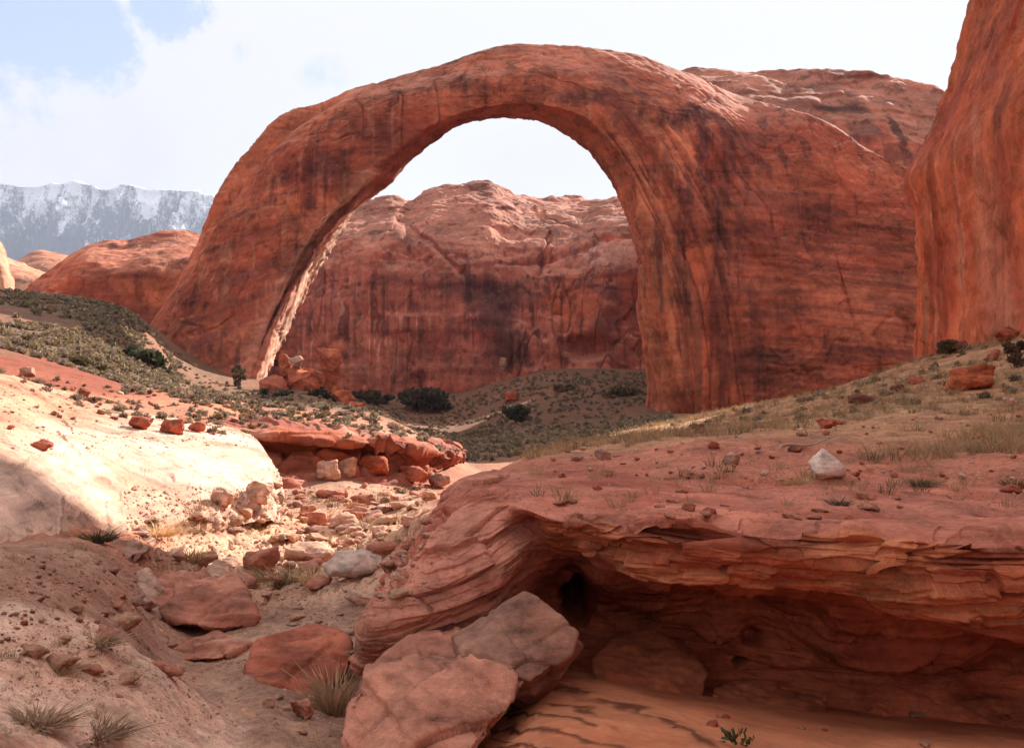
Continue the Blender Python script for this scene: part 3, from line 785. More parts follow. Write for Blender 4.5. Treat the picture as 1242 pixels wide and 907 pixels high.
    d = d + .22 * fbm(V, (.45, .45, .04), 3, 53) * (1 - right * .6) * sstep(fbm(V, .05, 2, 54), -.1, .25)
    # second, lower rib behind the crest on the left limb: a groove between the ribs
    sd = tv[None, :]; grv = np.exp(-((sd - 9.45) / .22) ** 2) * sstep(px, 225, 262) * (1 - sstep(px, 380, 425))
    d = d - 3.0 * grv
    # ragged flakes along the sunlit back edge of the left leg
    rag = np.exp(-((sd - 5.95) / .3) ** 2) * (1 - sstep(px, 400, 430))
    d = d + rag * .8 * fbm(V, (.25, .25, .45), 4, 55)
    Qc = V + np.stack([fbm(V, .07, 3, 91), fbm(V, .07, 3, 92), fbm(V, .07, 3, 93)], -1) * 5.0
    e, i = cells(Qc, (.085, .085, .06), 41); e2, i2 = cells(Qc * np.array([1, 1, .8]), (.30, .30, .22), 43)
    d = d + (.55 * (i - .5) - .18 * sstep(e, .05, 0)) * (1 - .6 * sstep(N[..., 2], .3, .6)) + .16 * (i2 - .5) * sstep(i, .3, .7)
    V = V + N * d[..., None]
    N = normals(V, True)
    if N[nu // 2, 90, 1] > 0: N = -N
    # ---- the rock's own colour, plus sunlight painted on the left leg
    n = fbm(V, (.04, .04, .07), 4, 60)
    c = mixc(np.array([.43, .125, .062]), np.array([.31, .075, .04]), sstep(n, -.3, .35))
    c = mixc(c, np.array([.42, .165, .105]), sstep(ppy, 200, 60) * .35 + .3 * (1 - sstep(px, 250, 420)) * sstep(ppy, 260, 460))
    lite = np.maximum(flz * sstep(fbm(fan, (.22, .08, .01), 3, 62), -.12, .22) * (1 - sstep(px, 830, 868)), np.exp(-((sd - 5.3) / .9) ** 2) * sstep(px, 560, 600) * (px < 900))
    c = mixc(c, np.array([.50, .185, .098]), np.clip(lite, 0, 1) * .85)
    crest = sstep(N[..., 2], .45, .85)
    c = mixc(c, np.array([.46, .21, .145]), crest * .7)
    sun_tint = np.clip(np.exp(-((sd - 5.6) / .6) ** 2) + np.exp(-((sd - 3.5) / .5) ** 2), 0, 1) * (1 - sstep(px, 430, 470)) * (px < 520)
    c = mixc(c, np.array([.70, .48, .36]), sun_tint * .95)  # pale tint painting sunlight onto the leg's inner strips
    # varnish: bands under the crest, hanging stains, cross-bedding on the big shoulder
    dark = np.array([.125, .042, .036])
    fr = (sd < 3.2)
    b1 = np.exp(-((sd - .62) / .35) ** 2) * sstep(px, 400, 470) * (1 - sstep(px, 760, 830)) * sstep(fbm(V, (.09, .09, .12), 4, 63), -.28, .15)
    hs = sstep(fbm(V, (.35, .35, .03), 3, 64), -.05, .3)
    c = mixc(c, dark, np.clip(b1 * (.5 + .5 * hs) * 1.2, 0, 1) * .8 * fr)
    for a in ((400, 205, 36, 30, .65), (378, 245, 10, 22, .7), (460, 165, 60, 26, .45), (345, 262, 40, 4, .5), (425, 262, 38, 13, .4), (715, 120, 55, 16, .6), (760, 140, 30, 40, .5), (850, 175, 12, 90, .75), (862, 285, 10, 60, .55), (830, 240, 9, 60, .6), (806, 205, 10, 40, .5), (815, 330, 8, 60, .5),
              (865, 135, 55, 20, .75), (920, 160, 60, 15, .65), (960, 235, 60, 14, .45), (985, 260, 60, 20, .45), (1065, 340, 60, 18, .7), (1010, 330, 60, 14, .5), (1040, 430, 110, 14, .7), (1075, 370, 50, 13, .65), (930, 300, 50, 30, .4), (940, 435, 60, 14, .6), (880, 330, 26, 60, .5), (1080, 300, 40, 8, .6),
              (900, 430, 40, 30, .4), (960, 380, 50, 16, .5), (300, 340, 60, 14, .35), (240, 420, 60, 16, .35)):
        c = mixc(c, dark, min(.95, a[4] * 1.25) * bpx(V, a[0], a[1], 212, a[2], a[3], wob=.45, soft=.7) * fr)
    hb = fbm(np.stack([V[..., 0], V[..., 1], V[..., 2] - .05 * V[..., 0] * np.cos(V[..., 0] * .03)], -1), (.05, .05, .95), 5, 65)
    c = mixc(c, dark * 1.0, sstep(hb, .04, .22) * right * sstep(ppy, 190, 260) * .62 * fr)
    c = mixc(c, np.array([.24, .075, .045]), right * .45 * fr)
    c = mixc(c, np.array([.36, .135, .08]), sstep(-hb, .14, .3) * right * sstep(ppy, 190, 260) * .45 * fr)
    lh = fbm(np.stack([V[..., 0], V[..., 1], V[..., 2] - .35 * V[..., 0]], -1), (.04, .04, .4), 4, 67)
    c = mixc(c, dark * 1.3, sstep(lh, .08, .4) * (1 - sstep(px, 330, 420)) * .5 * fr)
    vs = sstep(fbm(V, (.30, .30, .016), 3, 68), .1, .38)
    c = mixc(c, dark, vs * .55 * sstep(px, 770, 800) * (1 - sstep(px, 900, 980)) * fr)
    ps = sstep(fbm(V, (.75, .75, .03), 2, 69), .34, .5)
    c = mixc(c, np.array([.46, .23, .14]), ps * .35 * fr * sstep(ppy, 90, 130) * (1 - right))
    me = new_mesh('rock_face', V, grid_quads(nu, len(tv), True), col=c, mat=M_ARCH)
    o = tag(link('natural_arch', me), 'huge natural bridge of red sandstone spanning the canyon against the white sky', 'rock arch')
    me.name = 'natural_arch'
    return o


arch()


# ------------------------------------------------------------------ sandstone ledges along the wash
def ledge(name, rows, nu, nv, disp, colf, mat, label, cat, facing=-1):
    """rows: list over columns of lists of (px, py, Y)"""
    net = np.array([[W(*p) for p in col] for col in rows])
    V = patch(net, nu, nv, tens=.42)
    N = normals(V)
    if N[nu // 2, nv // 3, 1] > 0: N = -N
    V = V + N * disp(V, N)[..., None]
    N = normals(V)
    if N[nu // 2, nv // 3, 1] > 0: N = -N
    me = new_mesh(name, V, grid_quads(nu, nv), col=colf(V, N), mat=mat)
    return tag(link(name, me), label, cat)


def left_ledge():
    cols = []
    for base in (
        [(-420, 710, 12), (-420, 670, 12.6), (-420, 600, 14), (-420, 540, 16.5), (-420, 490, 20), (-420, 440, 27), (-420, 440, 37), (-420, 480, 43)],
        [(-150, 700, 14), (-150, 668, 14.6), (-150, 600, 15.8), (-150, 545, 18), (-150, 495, 22), (-150, 448, 29), (-150, 450, 39), (-150, 490, 45)],
        [(0, 695, 15.6), (0, 662, 16.2), (0, 600, 17.6), (0, 550, 20), (0, 500, 24.5), (0, 458, 32), (0, 460, 42), (0, 500, 48)],
        [(80, 685, 17.6), (80, 654, 18.2), (80, 598, 20), (80, 545, 23), (80, 508, 28.5), (80, 479, 38), (80, 481, 46), (80, 520, 50)],
        [(160, 664, 20.4), (160, 641, 21.0), (160, 590, 23.2), (160, 540, 26.6), (160, 514, 32.5), (160, 500, 39), (160, 503, 46), (160, 540, 50)],
        [(240, 648, 23.3), (240, 626, 23.8), (240, 580, 26), (240, 542, 29.5), (240, 523, 34), (240, 513, 40), (240, 516, 47), (240, 550, 50)],
        [(300, 634, 25.5), (300, 613, 26), (303, 577, 28), (303, 549, 31), (293, 533, 35), (284, 522, 40), (280, 526, 47), (280, 560, 50)],
        [(331, 632, 27), (334, 612, 27.5), (333, 588, 28.6), (329, 563, 31), (318, 545, 35), (312, 536, 40), (305, 540, 47), (305, 570, 50)],
        [(338, 636, 30), (341, 620, 30.5), (339, 600, 32), (335, 585, 34), (328, 570, 38), (322, 565, 43), (315, 570, 48), (312, 590, 50)],
    ): cols.append(base)
    def disp(V, N):
        h = (V[..., 2] + .25 * V[..., 0]) / .30 + .9 * fbm(V, (.20, .20, .3), 4, 101) + .4
        k = np.floor(h); f = h - k
        stp = (sstep(f, .80, .92) - f) * .28 * sstep(N[..., 2], .35, .65)
        m = sstep(fbm(V, .3, 3, 103), -.45, .05)
        crev = sstep(-np.abs(f - .90), -.10, .0) * sstep(fbm(V, (.25, .25, .4), 3, 107), -.05, .18)
        d = .05 * fbm(V, .3, 3, 102) - .22 * crev * sstep(N[..., 2], .35, .65) + .025 * fbm(V, 1.6, 4, 104, ridge=True) + stp * m
        e, i = cells(V + .3 * perlin(V, .9, 5)[..., None], (.45, .5, 1.1), 3)
        d = d - .04 * sstep(e, .04, .0) + .04 * (i - .5)
        foot = 1 - sstep(V[..., 2] - CZ, -3.3, -2.6)
        e2, i2 = cells(V + .2 * perlin(V, 1.3, 6)[..., None], (1.0, 1.0, 1.4), 7)
        return d + foot * (.16 * (i2 - .4) - .12 * sstep(e2, .14, .0))
    def colf(V, N):
        n = fbm(V, .25, 4, 105)
        c = mixc(np.array([.66, .51, .42]), np.array([.50, .345, .265]), sstep(n, -.2, .35))
        top = sstep(V[..., 2] - CZ, -1.9, -.9)
        c = mixc(c, mixc(np.array([.50, .27, .18]), np.array([.42, .22, .14]), sstep(perlin(V, .9, 6), -.4, .4)), top * .8)
        e, i = cells(V + .25 * perlin(V, 1.1, 5)[..., None], (.55, .55, .9), 3)
        return c * (0.88 + .2 * i)[..., None]
    return ledge('sandstone_ledge', cols, 620, 420, disp, colf, M_LEDGE, 'pale cracked sandstone ledge glaring in full sun on the left bank of the wash', 'rock ledge')


def mid_bench():
    cols = [
        [(215, 630, 41), (215, 600, 42), (215, 560, 43), (215, 528, 44), (215, 524, 43), (215, 506, 46), (215, 503, 54), (215, 530, 60)],
        [(270, 625, 43.5), (270, 602, 45), (270, 562, 46.3), (270, 531, 47.6), (270, 527, 46.8), (270, 509, 50), (270, 505, 58), (270, 535, 62)],
        [(330, 620, 44), (330, 595, 45.6), (330, 566, 47), (330, 535, 48.4), (330, 530, 47.4), (330, 515, 50.5), (330, 511, 60), (330, 540, 64)],
        [(400, 618, 45), (400, 594, 47), (400, 568, 48.6), (400, 541, 50), (400, 536, 48.9), (400, 522, 52), (400, 517, 62), (400, 545, 66)],
        [(470, 618, 47), (470, 594, 49.4), (470, 572, 50.6), (470, 545, 52), (470, 541, 50.8), (470, 531, 54), (470, 526, 64), (470, 550, 68)],
        [(522, 616, 51), (522, 592, 53), (522, 575, 54), (522, 553, 55.4), (524, 548, 54.2), (522, 537, 57.5), (522, 532, 66), (522, 560, 70)],
        [(548, 612, 56), (546, 592, 57), (546, 577, 57.8), (549, 559, 58.6), (556, 553, 58.6), (553, 546, 61), (548, 542, 68), (548, 570, 72)],
        [(556, 612, 62), (555, 596, 62.5), (554, 580, 63), (556, 562, 63.5), (561, 555, 64), (558, 549, 66), (552, 547, 72), (550, 575, 75)],
        [(545, 620, 70), (545, 600, 70), (545, 585, 70), (545, 570, 70), (548, 563, 71), (545, 558, 72), (540, 556, 76), (540, 580, 78)],
    ]
    def disp(V, N):
        up = sstep(V[..., 2] - CZ, -3.6, -3.0)
        d = .35 * fbm(V, .15, 3, 111) + .10 * fbm(V, .9, 4, 112)
        d = d + .30 * np.tanh(2 * layers(V, .34, .14, 5, (.055, .0), .12, edge=.08)) + .10 * np.tanh(2 * layers(V, .13, .2, 7, (.055, .0), .05, edge=.1))
        e, i = cells(V + .3 * perlin(V, .8, 5)[..., None], (.32, .32, .55), 3)
        return d + (1 - up) * (.45 * (i - .5) - .3 * sstep(e, .12, .0))
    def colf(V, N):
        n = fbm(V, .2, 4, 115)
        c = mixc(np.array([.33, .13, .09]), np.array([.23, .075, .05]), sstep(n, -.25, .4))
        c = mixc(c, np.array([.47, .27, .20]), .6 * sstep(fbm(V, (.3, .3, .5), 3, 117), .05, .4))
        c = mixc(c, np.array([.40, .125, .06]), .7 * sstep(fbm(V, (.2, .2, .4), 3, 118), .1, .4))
        top = sstep(N[..., 2], .6, .9)  # top in soil and sage tones, darkened in place of shade
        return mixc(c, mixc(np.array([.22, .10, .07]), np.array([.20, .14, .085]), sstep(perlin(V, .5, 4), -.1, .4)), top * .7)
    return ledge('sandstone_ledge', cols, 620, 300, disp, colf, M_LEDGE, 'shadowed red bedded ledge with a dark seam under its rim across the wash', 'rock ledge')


def outcrop():
    X = [
        [(545, 645, 19), (530, 650, 17), (512, 660, 16), (490, 685, 15), (470, 708, 14), (455, 732, 13.2), (438, 762, 12.8), (432, 790, 12.6), (436, 815, 12.8), (440, 890, 13)],
        [(545, 600, 17), (526, 620, 15), (508, 640, 14), (487, 670, 13), (471, 695, 12.3), (458, 725, 11.8), (446, 755, 11.6), (443, 783, 11.75), (446, 812, 12.3), (450, 890, 12.3)],
        [(552, 590, 16.5), (545, 605, 14), (532, 622, 13), (517, 650, 12.2), (506, 685, 11.6), (501, 720, 11.2), (498, 752, 11.1), (497, 780, 11.4), (500, 808, 12.1), (505, 890, 12.2)],
        [(568, 582, 16.5), (563, 594, 13.8), (558, 608, 12.8), (553, 630, 12.0), (549, 664, 11.4), (546, 702, 11.0), (545, 738, 10.9), (545, 768, 11.2), (548, 803, 12.0), (550, 890, 12.2)],
        [(600, 576, 16.5), (600, 590, 13.6), (600, 601, 12.5), (600, 612, 12.1), (600, 645, 11.6), (600, 684, 11.2), (600, 720, 11.1), (600, 748, 11.4), (600, 795, 12.2), (600, 890, 12.2)],
        [(640, 576, 16.5), (640, 594, 13.2), (640, 606, 12.3), (638, 618, 11.7), (640, 630, 12.2), (640, 655, 11.9), (640, 688, 12.0), (640, 722, 12.8), (640, 795, 12.9), (640, 890, 12.3)],
        [(672, 577, 16.5), (672, 600, 13), (672, 617, 11.9), (672, 631, 11.35), (672, 641, 11.8), (672, 660, 12.4), (672, 688, 12.9), (672, 724, 13.9), (672, 795, 13.4), (672, 890, 12.3)],
        [(700, 578, 16.5), (700, 601, 12.9), (700, 619, 11.6), (700, 634, 11.1), (700, 646, 11.4), (700, 662, 12.3), (700, 684, 13.1), (700, 727, 14.0), (700, 795, 13.5), (700, 890, 12.3)],
        [(740, 580, 16.5), (740, 603, 12.8), (740, 623, 11.2), (740, 636, 10.85), (740, 652, 10.9), (740, 672, 11.3), (740, 684, 12.6), (740, 735, 13.7), (740, 800, 13.4), (740, 890, 12.3)],
        [(800, 582, 16.5), (800, 608, 12.6), (800, 622, 11.0), (800, 634, 10.7), (800, 660, 10.65), (800, 690, 10.95), (800, 698, 12.4), (800, 750, 13.4), (800, 812, 13.2), (800, 890, 12.2)],
        [(900, 584, 16.5), (900, 612, 12.4), (900, 622, 10.8), (900, 631, 10.45), (900, 660, 10.3), (900, 703, 10.6), (900, 712, 12.1), (900, 765, 13.2), (900, 832, 13.0), (900, 905, 12)],
        [(1000, 586, 16.5), (1000, 616, 12.4), (1000, 636, 10.6), (1000, 646, 10.2), (1000, 678, 10.1), (1000, 712, 10.45), (1000, 722, 11.9), (1000, 778, 13.0), (1000, 846, 12.8), (1000, 915, 11.8)],
        [(1100, 588, 16.5), (1100, 620, 12.4), (1100, 642, 10.5), (1100, 651, 10.1), (1100, 690, 10.0), (1100, 733, 10.35), (1100, 745, 11.8), (1100, 795, 12.8), (1100, 855, 12.5), (1100, 920, 11.6)],
        [(1242, 590, 16.5), (1242, 623, 12.5), (1242, 649, 10.5), (1242, 660, 10.1), (1242, 700, 10.0), (1242, 750, 10.3), (1242, 762, 11.6), (1242, 810, 12.5), (1242, 862, 12.2), (1242, 925, 11.4)],
        [(1420, 592, 16.5), (1420, 625, 12.5), (1420, 652, 10.5), (1420, 664, 10.1), (1420, 706, 10.0), (1420, 758, 10.3), (1420, 770, 11.6), (1420, 815, 12.5), (1420, 872, 12.2), (1420, 930, 11.4)],
        [(1700, 600, 17), (1700, 630, 13), (1700, 660, 11), (1700, 672, 10.6), (1700, 715, 10.5), (1700, 765, 10.8), (1700, 776, 12), (1700, 825, 13), (1700, 882, 12.5), (1700, 940, 11.8)],
    ]
    net = np.array([[W(*p) for p in c] for c in X])
    tu = np.concatenate([np.linspace(0, 1, 60)[:-1], np.linspace(1, 6, 400)[:-1], 6 + params(net[6:14], 640, 0)[:-1], np.linspace(13, 15, 50)])
    tv = np.concatenate([np.linspace(0, 1, 70)[:-1], np.linspace(1, 2, 110)[:-1], np.linspace(2, 3, 90)[:-1], np.linspace(3, 5, 250)[:-1], np.linspace(5, 6, 70)[:-1], np.linspace(6, 8, 180)[:-1], np.linspace(8, 9, 50)])
    A = cr(net, tu, tens=.42); V = np.swapaxes(cr(np.swapaxes(A, 0, 1), tv, tens=.16), 0, 1)
    N = normals(V)
    if N[500, 260, 1] > 0: N = -N
    TU = np.broadcast_to(tu[:, None], V.shape[:2]); TV = np.broadcast_to(tv[None, :], V.shape[:2])
    nose = 1 - sstep(TU, 4.6, 6.2)                 # the bulging shoulder at the left end, beds dipping left
    cave = sstep(TV, 5.2, 5.9) * sstep(TU, 5.0, 6.2)
    topm = 1 - sstep(TV, 2.3, 3.0)
    bedA = np.tanh(1.8 * layers(V, .085, .55, 2, (-.34, .0), .04, edge=.12, stretch=(.8, 1.2)))
    bedB = np.tanh(2.2 * layers(V, .26, .35, 6, (-.34, .0), .06, edge=.05))
    bedC = layers(V, .06, .6, 9, (.03, .02), .03, edge=.15, stretch=(.55, 1))
    bedD = layers(V, .20, .35, 12, (.05, .03), .06, edge=.10, stretch=(.6, 1))
    d = .12 * fbm(V, .5, 2, 121) + .022 * fbm(V, 3, 4, 122, ridge=True)
    fl = (.03 * bedA + .07 * bedB) * nose * (.35 + .65 * (1 - sstep(TU, 4.0, 5.4))) + (.05 * bedC + .15 * bedD) * (1 - nose) * (1 - cave * .55)
    d = d + fl * (1 - topm * .45)
    # scalloped lip: bites of missing beds along the rim
    lip = np.exp(-((TV - 3.0) / .55) ** 2) * (1 - nose) * sstep(TU, 6.2, 7.6)
    d = d + lip * (.30 * layers(V, .13, 1.0, 21, (.02, .0), .05, edge=.1, stretch=(1, .2)) - .12)
    # fractured plates: dipping on the shoulder, flat along the rim
    hb_ = V[..., 2] - .34 * V[..., 0]
    Q = np.stack([V[..., 0] * .8, V[..., 1] * .8, hb_ * 3.4], -1); Q = Q + .06 * perlin(Q, 1.2, 5)[..., None]; nose2 = 1 - sstep(TU, 3.6, 5.0)
    e, i = cells(Q, (1, 1, 1), 11); e2, i2 = cells(Q * 2.3, (1, 1, 1), 19)
    d = d + nose2 * (.15 * (i - .5) + .025 * (i2 - .5) - .03 * sstep(e, .06, 0))
    Q = np.stack([V[..., 0] * .8, V[..., 1] * 1.1, V[..., 2] * 5.5], -1); Q = Q + .25 * perlin(Q, 1.2, 6)[..., None]
    e, i = cells(Q, (1, 1, 1), 23); e2, i2 = cells(Q * 2.2, (1, 1, 1), 29)
    rimz = sstep(TV, 1.6, 2.6) * (1 - sstep(TV, 4.6, 5.4)) * (1 - nose) * sstep(TU, 5.8, 7.0)
    d = d + rimz * (.24 * (i - .55) + .09 * (i2 - .5)) + cave * (.12 * (i - .5) + .05 * (i2 - .5))
    # smooth hollows in the cave wall, and the black hole at its left end
    d = d + cave * (.30 * fbm(V, (.8, .8, 1.3), 3, 124) + .10 * layers(V, .16, .3, 30, (.1, 0), .3))
    V = V + N * d[..., None]
    for hp, rx, rz, dep in (((699, 724, 13.8), .17, .26, 3.0), ((711, 762, 13.2), .07, .10, .7), ((918, 778, 13), .12, .10, .4), ((905, 811, 13), .08, .05, .4), ((620, 606, 12.3), .0, .0, 0), ((672, 641, 11.7), .0, .09, 0)):
        if not dep: continue
        c = W(*hp); q = ((V[..., 0] - c[0]) / rx) ** 2 + ((V[..., 2] - c[2]) / rz) ** 2 + .8 * perlin(V, 4, 9)
        V[..., 1] = V[..., 1] + dep * np.exp(-np.clip(q, 0, 20) ** 2) * (np.abs(V[..., 1] - c[1]) < 1.6) * cave
    N = normals(V)
    if N[500, 260, 1] > 0: N = -N
    n = fbm(V, .5, 4, 131)
    c = mixc(np.array([.45, .205, .145]), np.array([.36, .135, .09]), sstep(n, -.25, .4))
    c = mixc(c, np.array([.50, .29, .215]), nose * .6 * sstep(fbm(V, (.5, .5, 1.6), 4, 132), -.1, .35))
    c = mixc(c, np.array([.37, .215, .155]), nose * .8 * sstep(TV, 4.6, 5.6) * sstep(fbm(V, (.6, .6, 1.5), 3, 133), -.3, .1))
    ov = sstep(TV, 2.9, 3.3) * (1 - sstep(TV, 5.0, 5.4)) * (1 - nose)
    o2 = mixc(np.array([.47, .215, .105]), np.array([.33, .105, .05]), sstep(fbm(V, (.45, .45, 2.6), 4, 134), -.15, .3))
    o2 = mixc(o2, np.array([.17, .055, .035]), .7 * sstep(fbm(V, (.5, .5, 2.2), 4, 136), .12, .4))
    c = mixc(c, o2, ov * .9)
    cw = mixc(np.array([.46, .165, .085]), np.array([.33, .105, .058]), sstep(fbm(V, (.6, .6, 1.4), 4, 135), -.2, .3))
    c = mixc(c, cw, cave * .95)
    me = new_mesh('sandstone_overhang', V, grid_quads(len(tu), len(tv)), col=c, mat=M_NEAR)
    return tag(link('sandstone_overhang', me), 'layered red sandstone outcrop overhanging a dark hollow in the right foreground', 'rock outcrop')


def sand_slab():
    cols = [
        [(510, 925, 11.4), (515, 985, 9.4), (520, 1060, 8), (520, 1200, 5)],
        [(560, 880, 11.4), (566, 915, 9.8), (570, 985, 8.2), (570, 1200, 5)],
        [(612, 858, 11), (612, 888, 9.9), (610, 945, 8.2), (610, 1180, 5)],
        [(655, 824, 11.6), (655, 848, 10.3), (650, 915, 8.4), (650, 1170, 5)],
        [(700, 812, 12.4), (700, 836, 10.8), (700, 903, 8.5), (700, 1160, 5)],
        [(780, 824, 12.9), (780, 842, 11.0), (780, 904, 8.6), (780, 1150, 5)],
        [(900, 846, 12.9), (900, 862, 10.9), (900, 910, 8.8), (900, 1150, 5)],
        [(1050, 864, 12.8), (1050, 880, 10.8), (1050, 920, 9), (1050, 1150, 5)],
        [(1242, 880, 12.3), (1242, 898, 10.6), (1242, 932, 9), (1242, 1150, 5)],
        [(1500, 890, 12.3), (1500, 910, 10.6), (1500, 940, 9), (1500, 1150, 5)],
    ]
    net = np.array([[W(*p) for p in c] for c in cols])
    t0 = params(net, 400, 0); tu = np.concatenate([np.linspace(0, 6, 760)[:-1], np.linspace(6, 9, 200)]); tv = np.concatenate([np.linspace(0, 2, 520)[:-1], np.linspace(2, 3, 80)])
    V = patch(net, 0, 0, tens=.45, tu=tu, tv=tv); N = normals(V)
    if N[300, 200, 2] < 0: N = -N
    px = V[..., 0] / V[..., 1] * FPX + CX
    lz = 1 - sstep(px, 690, 900) * .9
    lay = layers(V, .085, .5, 44, (.17, .30), .10, edge=.06, stretch=(.8, 1))
    crk = sstep(np.abs(perlin(np.stack([V[..., 0] * .35, V[..., 1] * .9, V[..., 2] * 6 + V[..., 0] * 1.2], -1), 1.0, 5)), .05, .0) * sstep(perlin(V, .5, 8), -.15, .2)
    ppy = CY - (V[..., 2] - CZ) / V[..., 1] * FPX; ln = np.zeros(V.shape[:2]); rise = np.zeros(V.shape[:2])
    wv = 9 * fbm(V, (1.6, 1.6, 3), 4, 147)
    for pts, w_ in (([(648, 836), (700, 843), (745, 856), (790, 872), (830, 888), (880, 925)], 4.5), ([(600, 868), (660, 868), (700, 875), (752, 890)], 2.2), ([(585, 884), (640, 886), (700, 897), (770, 914)], 3.2), ([(560, 905), (620, 908), (680, 918)], 2.5), ([(655, 850), (690, 854), (730, 865)], 1.6)):
        xs, ys = zip(*pts); yl = np.interp(px, xs, ys) + wv
        gate = sstep(px, xs[0] - 6, xs[0] + 14) * (1 - sstep(px, xs[-1] - 20, xs[-1] + 5))
        ww = w_ * (.55 + 1.1 * np.abs(perlin(V, 5.0, w_ + 3)))
        ln = np.maximum(ln, np.exp(-((ppy - yl) / ww) ** 2) * gate * sstep(perlin(V, 2.6, w_), -.45, -.25))
        rise = rise + gate * sstep(yl - ppy, -w_, w_ * .3) * (1 - sstep(yl - ppy, 4, 22)) * .005 * w_
    d = .05 * fbm(V, .5, 3, 141) + lz * .012 * lay + .006 * fbm(V, 8, 3, 142) + rise; crk = ln
    V = V + N * d[..., None]
    c = mixc(np.array([.50, .235, .135]), np.array([.43, .185, .10]), sstep(fbm(V, .6, 4, 143), -.3, .4))
    c = mixc(c, np.array([.13, .05, .028]), crk * .95)
    me = new_mesh('sandstone_slab', V, grid_quads(len(tu), len(tv)), col=c, mat=M_SAND)
    return tag(link('sandstone_slab', me), 'smooth orange sandy slab with thin brown bedding lines in front of the dark hollow', 'rock slab')


left_ledge(); mid_bench(); outcrop(); sand_slab()


# ------------------------------------------------------------------ where a line of sight meets the built ground (used to stand things on real surfaces)
DG = bpy.context.evaluated_depsgraph_get()
ROOT_LAND = list(scene.objects)


LAND = ('ground', 'sandstone_ledge', 'sandstone_overhang', 'sandstone_slab', 'canyon_cliff', 'canyon_wall', 'red_dome')


def hit(px, py):
    d = Vector(direction(px, py))
    ok, loc, nrm, _i, ob, _m = scene.ray_cast(DG, Vector((0, 0, CZ)), d)
    if ok and ob.name.split('.')[0] not in LAND: ok = False
    return (np.array(loc), np.array(nrm) * (1 if nrm.z >= 0 else -1)) if ok else (None, None)


def drop(x, y, top=40.0, zmax=None):
    ok, loc, nrm, *_ = scene.ray_cast(DG, Vector((x, y, top)), Vector((0, 0, -1)))
    return (loc.z, np.array(nrm)) if ok else (None, None)


# ------------------------------------------------------------------ loose rocks
def voxel_hull(pts, vox):
    bm = bmesh.new()
    for p in pts: bm.verts.new(p)
    r = bmesh.ops.convex_hull(bm, input=bm.verts)
    bmesh.ops.delete(bm, geom=[v for v in bm.verts if not v.link_faces], context='VERTS')
    me = bpy.data.meshes.new('hull'); bm.to_mesh(me); bm.free()
    o = bpy.data.objects.new('hull', me); COLL.objects.link(o)
    m = o.modifiers.new('r', 'REMESH'); m.mode = 'VOXEL'; m.voxel_size = vox
    dg = bpy.context.evaluated_depsgraph_get(); ev = o.evaluated_get(dg); em = ev.to_mesh()
    V = np.empty(len(em.vertices) * 3, np.float32); em.vertices.foreach_get('co', V)
    L = np.empty(len(em.loops), np.int32); em.loops.foreach_get('vertex_index', L)
    ev.to_mesh_clear(); bpy.data.objects.remove(o); bpy.data.meshes.remove(me)
    return V.reshape(-1, 3).astype(float), L.reshape(-1, 4)


def vnorm(V, Q):
    fn = np.cross(V[Q[:, 2]] - V[Q[:, 0]], V[Q[:, 3]] - V[Q[:, 1]])
    n = np.zeros_like(V)
    for k in range(4): np.add.at(n, Q[:, k], fn)
    return n / (np.linalg.norm(n, axis=1, keepdims=True) + 1e-12)


def smooth(V, Q, it, f=.5):
    for _ in range(it):
        s = np.zeros_like(V); c = np.zeros(len(V))
        for k in range(4):
            a, b = Q[:, k], Q[:, (k + 1) % 4]
            np.add.at(s, a, V[b]); np.add.at(c, a, 1); np.add.at(s, b, V[a]); np.add.at(c, b, 1)
        V = V * (1 - f) + s / c[:, None] * f
    return V


CO = dict(white=((.66, .58, .52), (.55, .45, .39)), pale=((.60, .43, .33), (.50, .32, .24)), pink=((.50, .25, .18), (.40, .175, .125)), red=((.42, .15, .095), (.33, .10, .062)),
          orange=((.48, .165, .085), (.36, .105, .055)), dark=((.24, .105, .075), (.17, .07, .055)), grey=((.42, .29, .235), (.34, .21, .165)), tan=((.50, .32, .22), (.42, .25, .165)), sand=((.44, .165, .09), (.37, .125, .065)))


def rock_mesh(name, pts, vox, seed, colr, bed=.25, tilt=(.1, .1), amp=1.0, rounded=2, mat=None):
    V, Q = voxel_hull(pts, vox)
    S = float(np.cbrt(np.prod(V.max(0) - V.min(0))))
    V = smooth(V, Q, rounded)
    N = vnorm(V, Q); P = V / S + seed * 3.17
    d = .045 * fbm(P, 1.6, 3, seed) + .016 * fbm(P, 6, 4, seed + 3, ridge=True) + bed * .13 * np.tanh(2 * layers(P, .14, .9, seed, tilt, .10, edge=.08))
    d = d + .012 * np.tanh(3 * layers(P, .045, 1.6, seed + 4, tilt, .05, edge=.2)) * bed * 4
    V = V + N * (d * S * amp)[:, None]
    a, b = CO[colr] if isinstance(colr, str) else colr
    if bed > .08:
        e, i = cells(P + .12 * perlin(P, 2.5, 5)[:, None], (1.7, 1.7, 2.6), seed % 50)
        V = V + N * ((.10 * (i - .5) - .02 * sstep(e, .08, 0)) * S * amp)[:, None]
    c = mixc(np.array(a), np.array(b), sstep(fbm(P, 1.3, 4, seed + 5), -.25, .3))
    c = mixc(c, np.array(b) * np.array([.72, .80, .86]), .7 * sstep(fbm(P, (2, 2, 3.5), 4, seed + 6), .05, .35))
    return new_mesh(name, V, quads=Q, col=c, mat=mat or M_LOOSE)


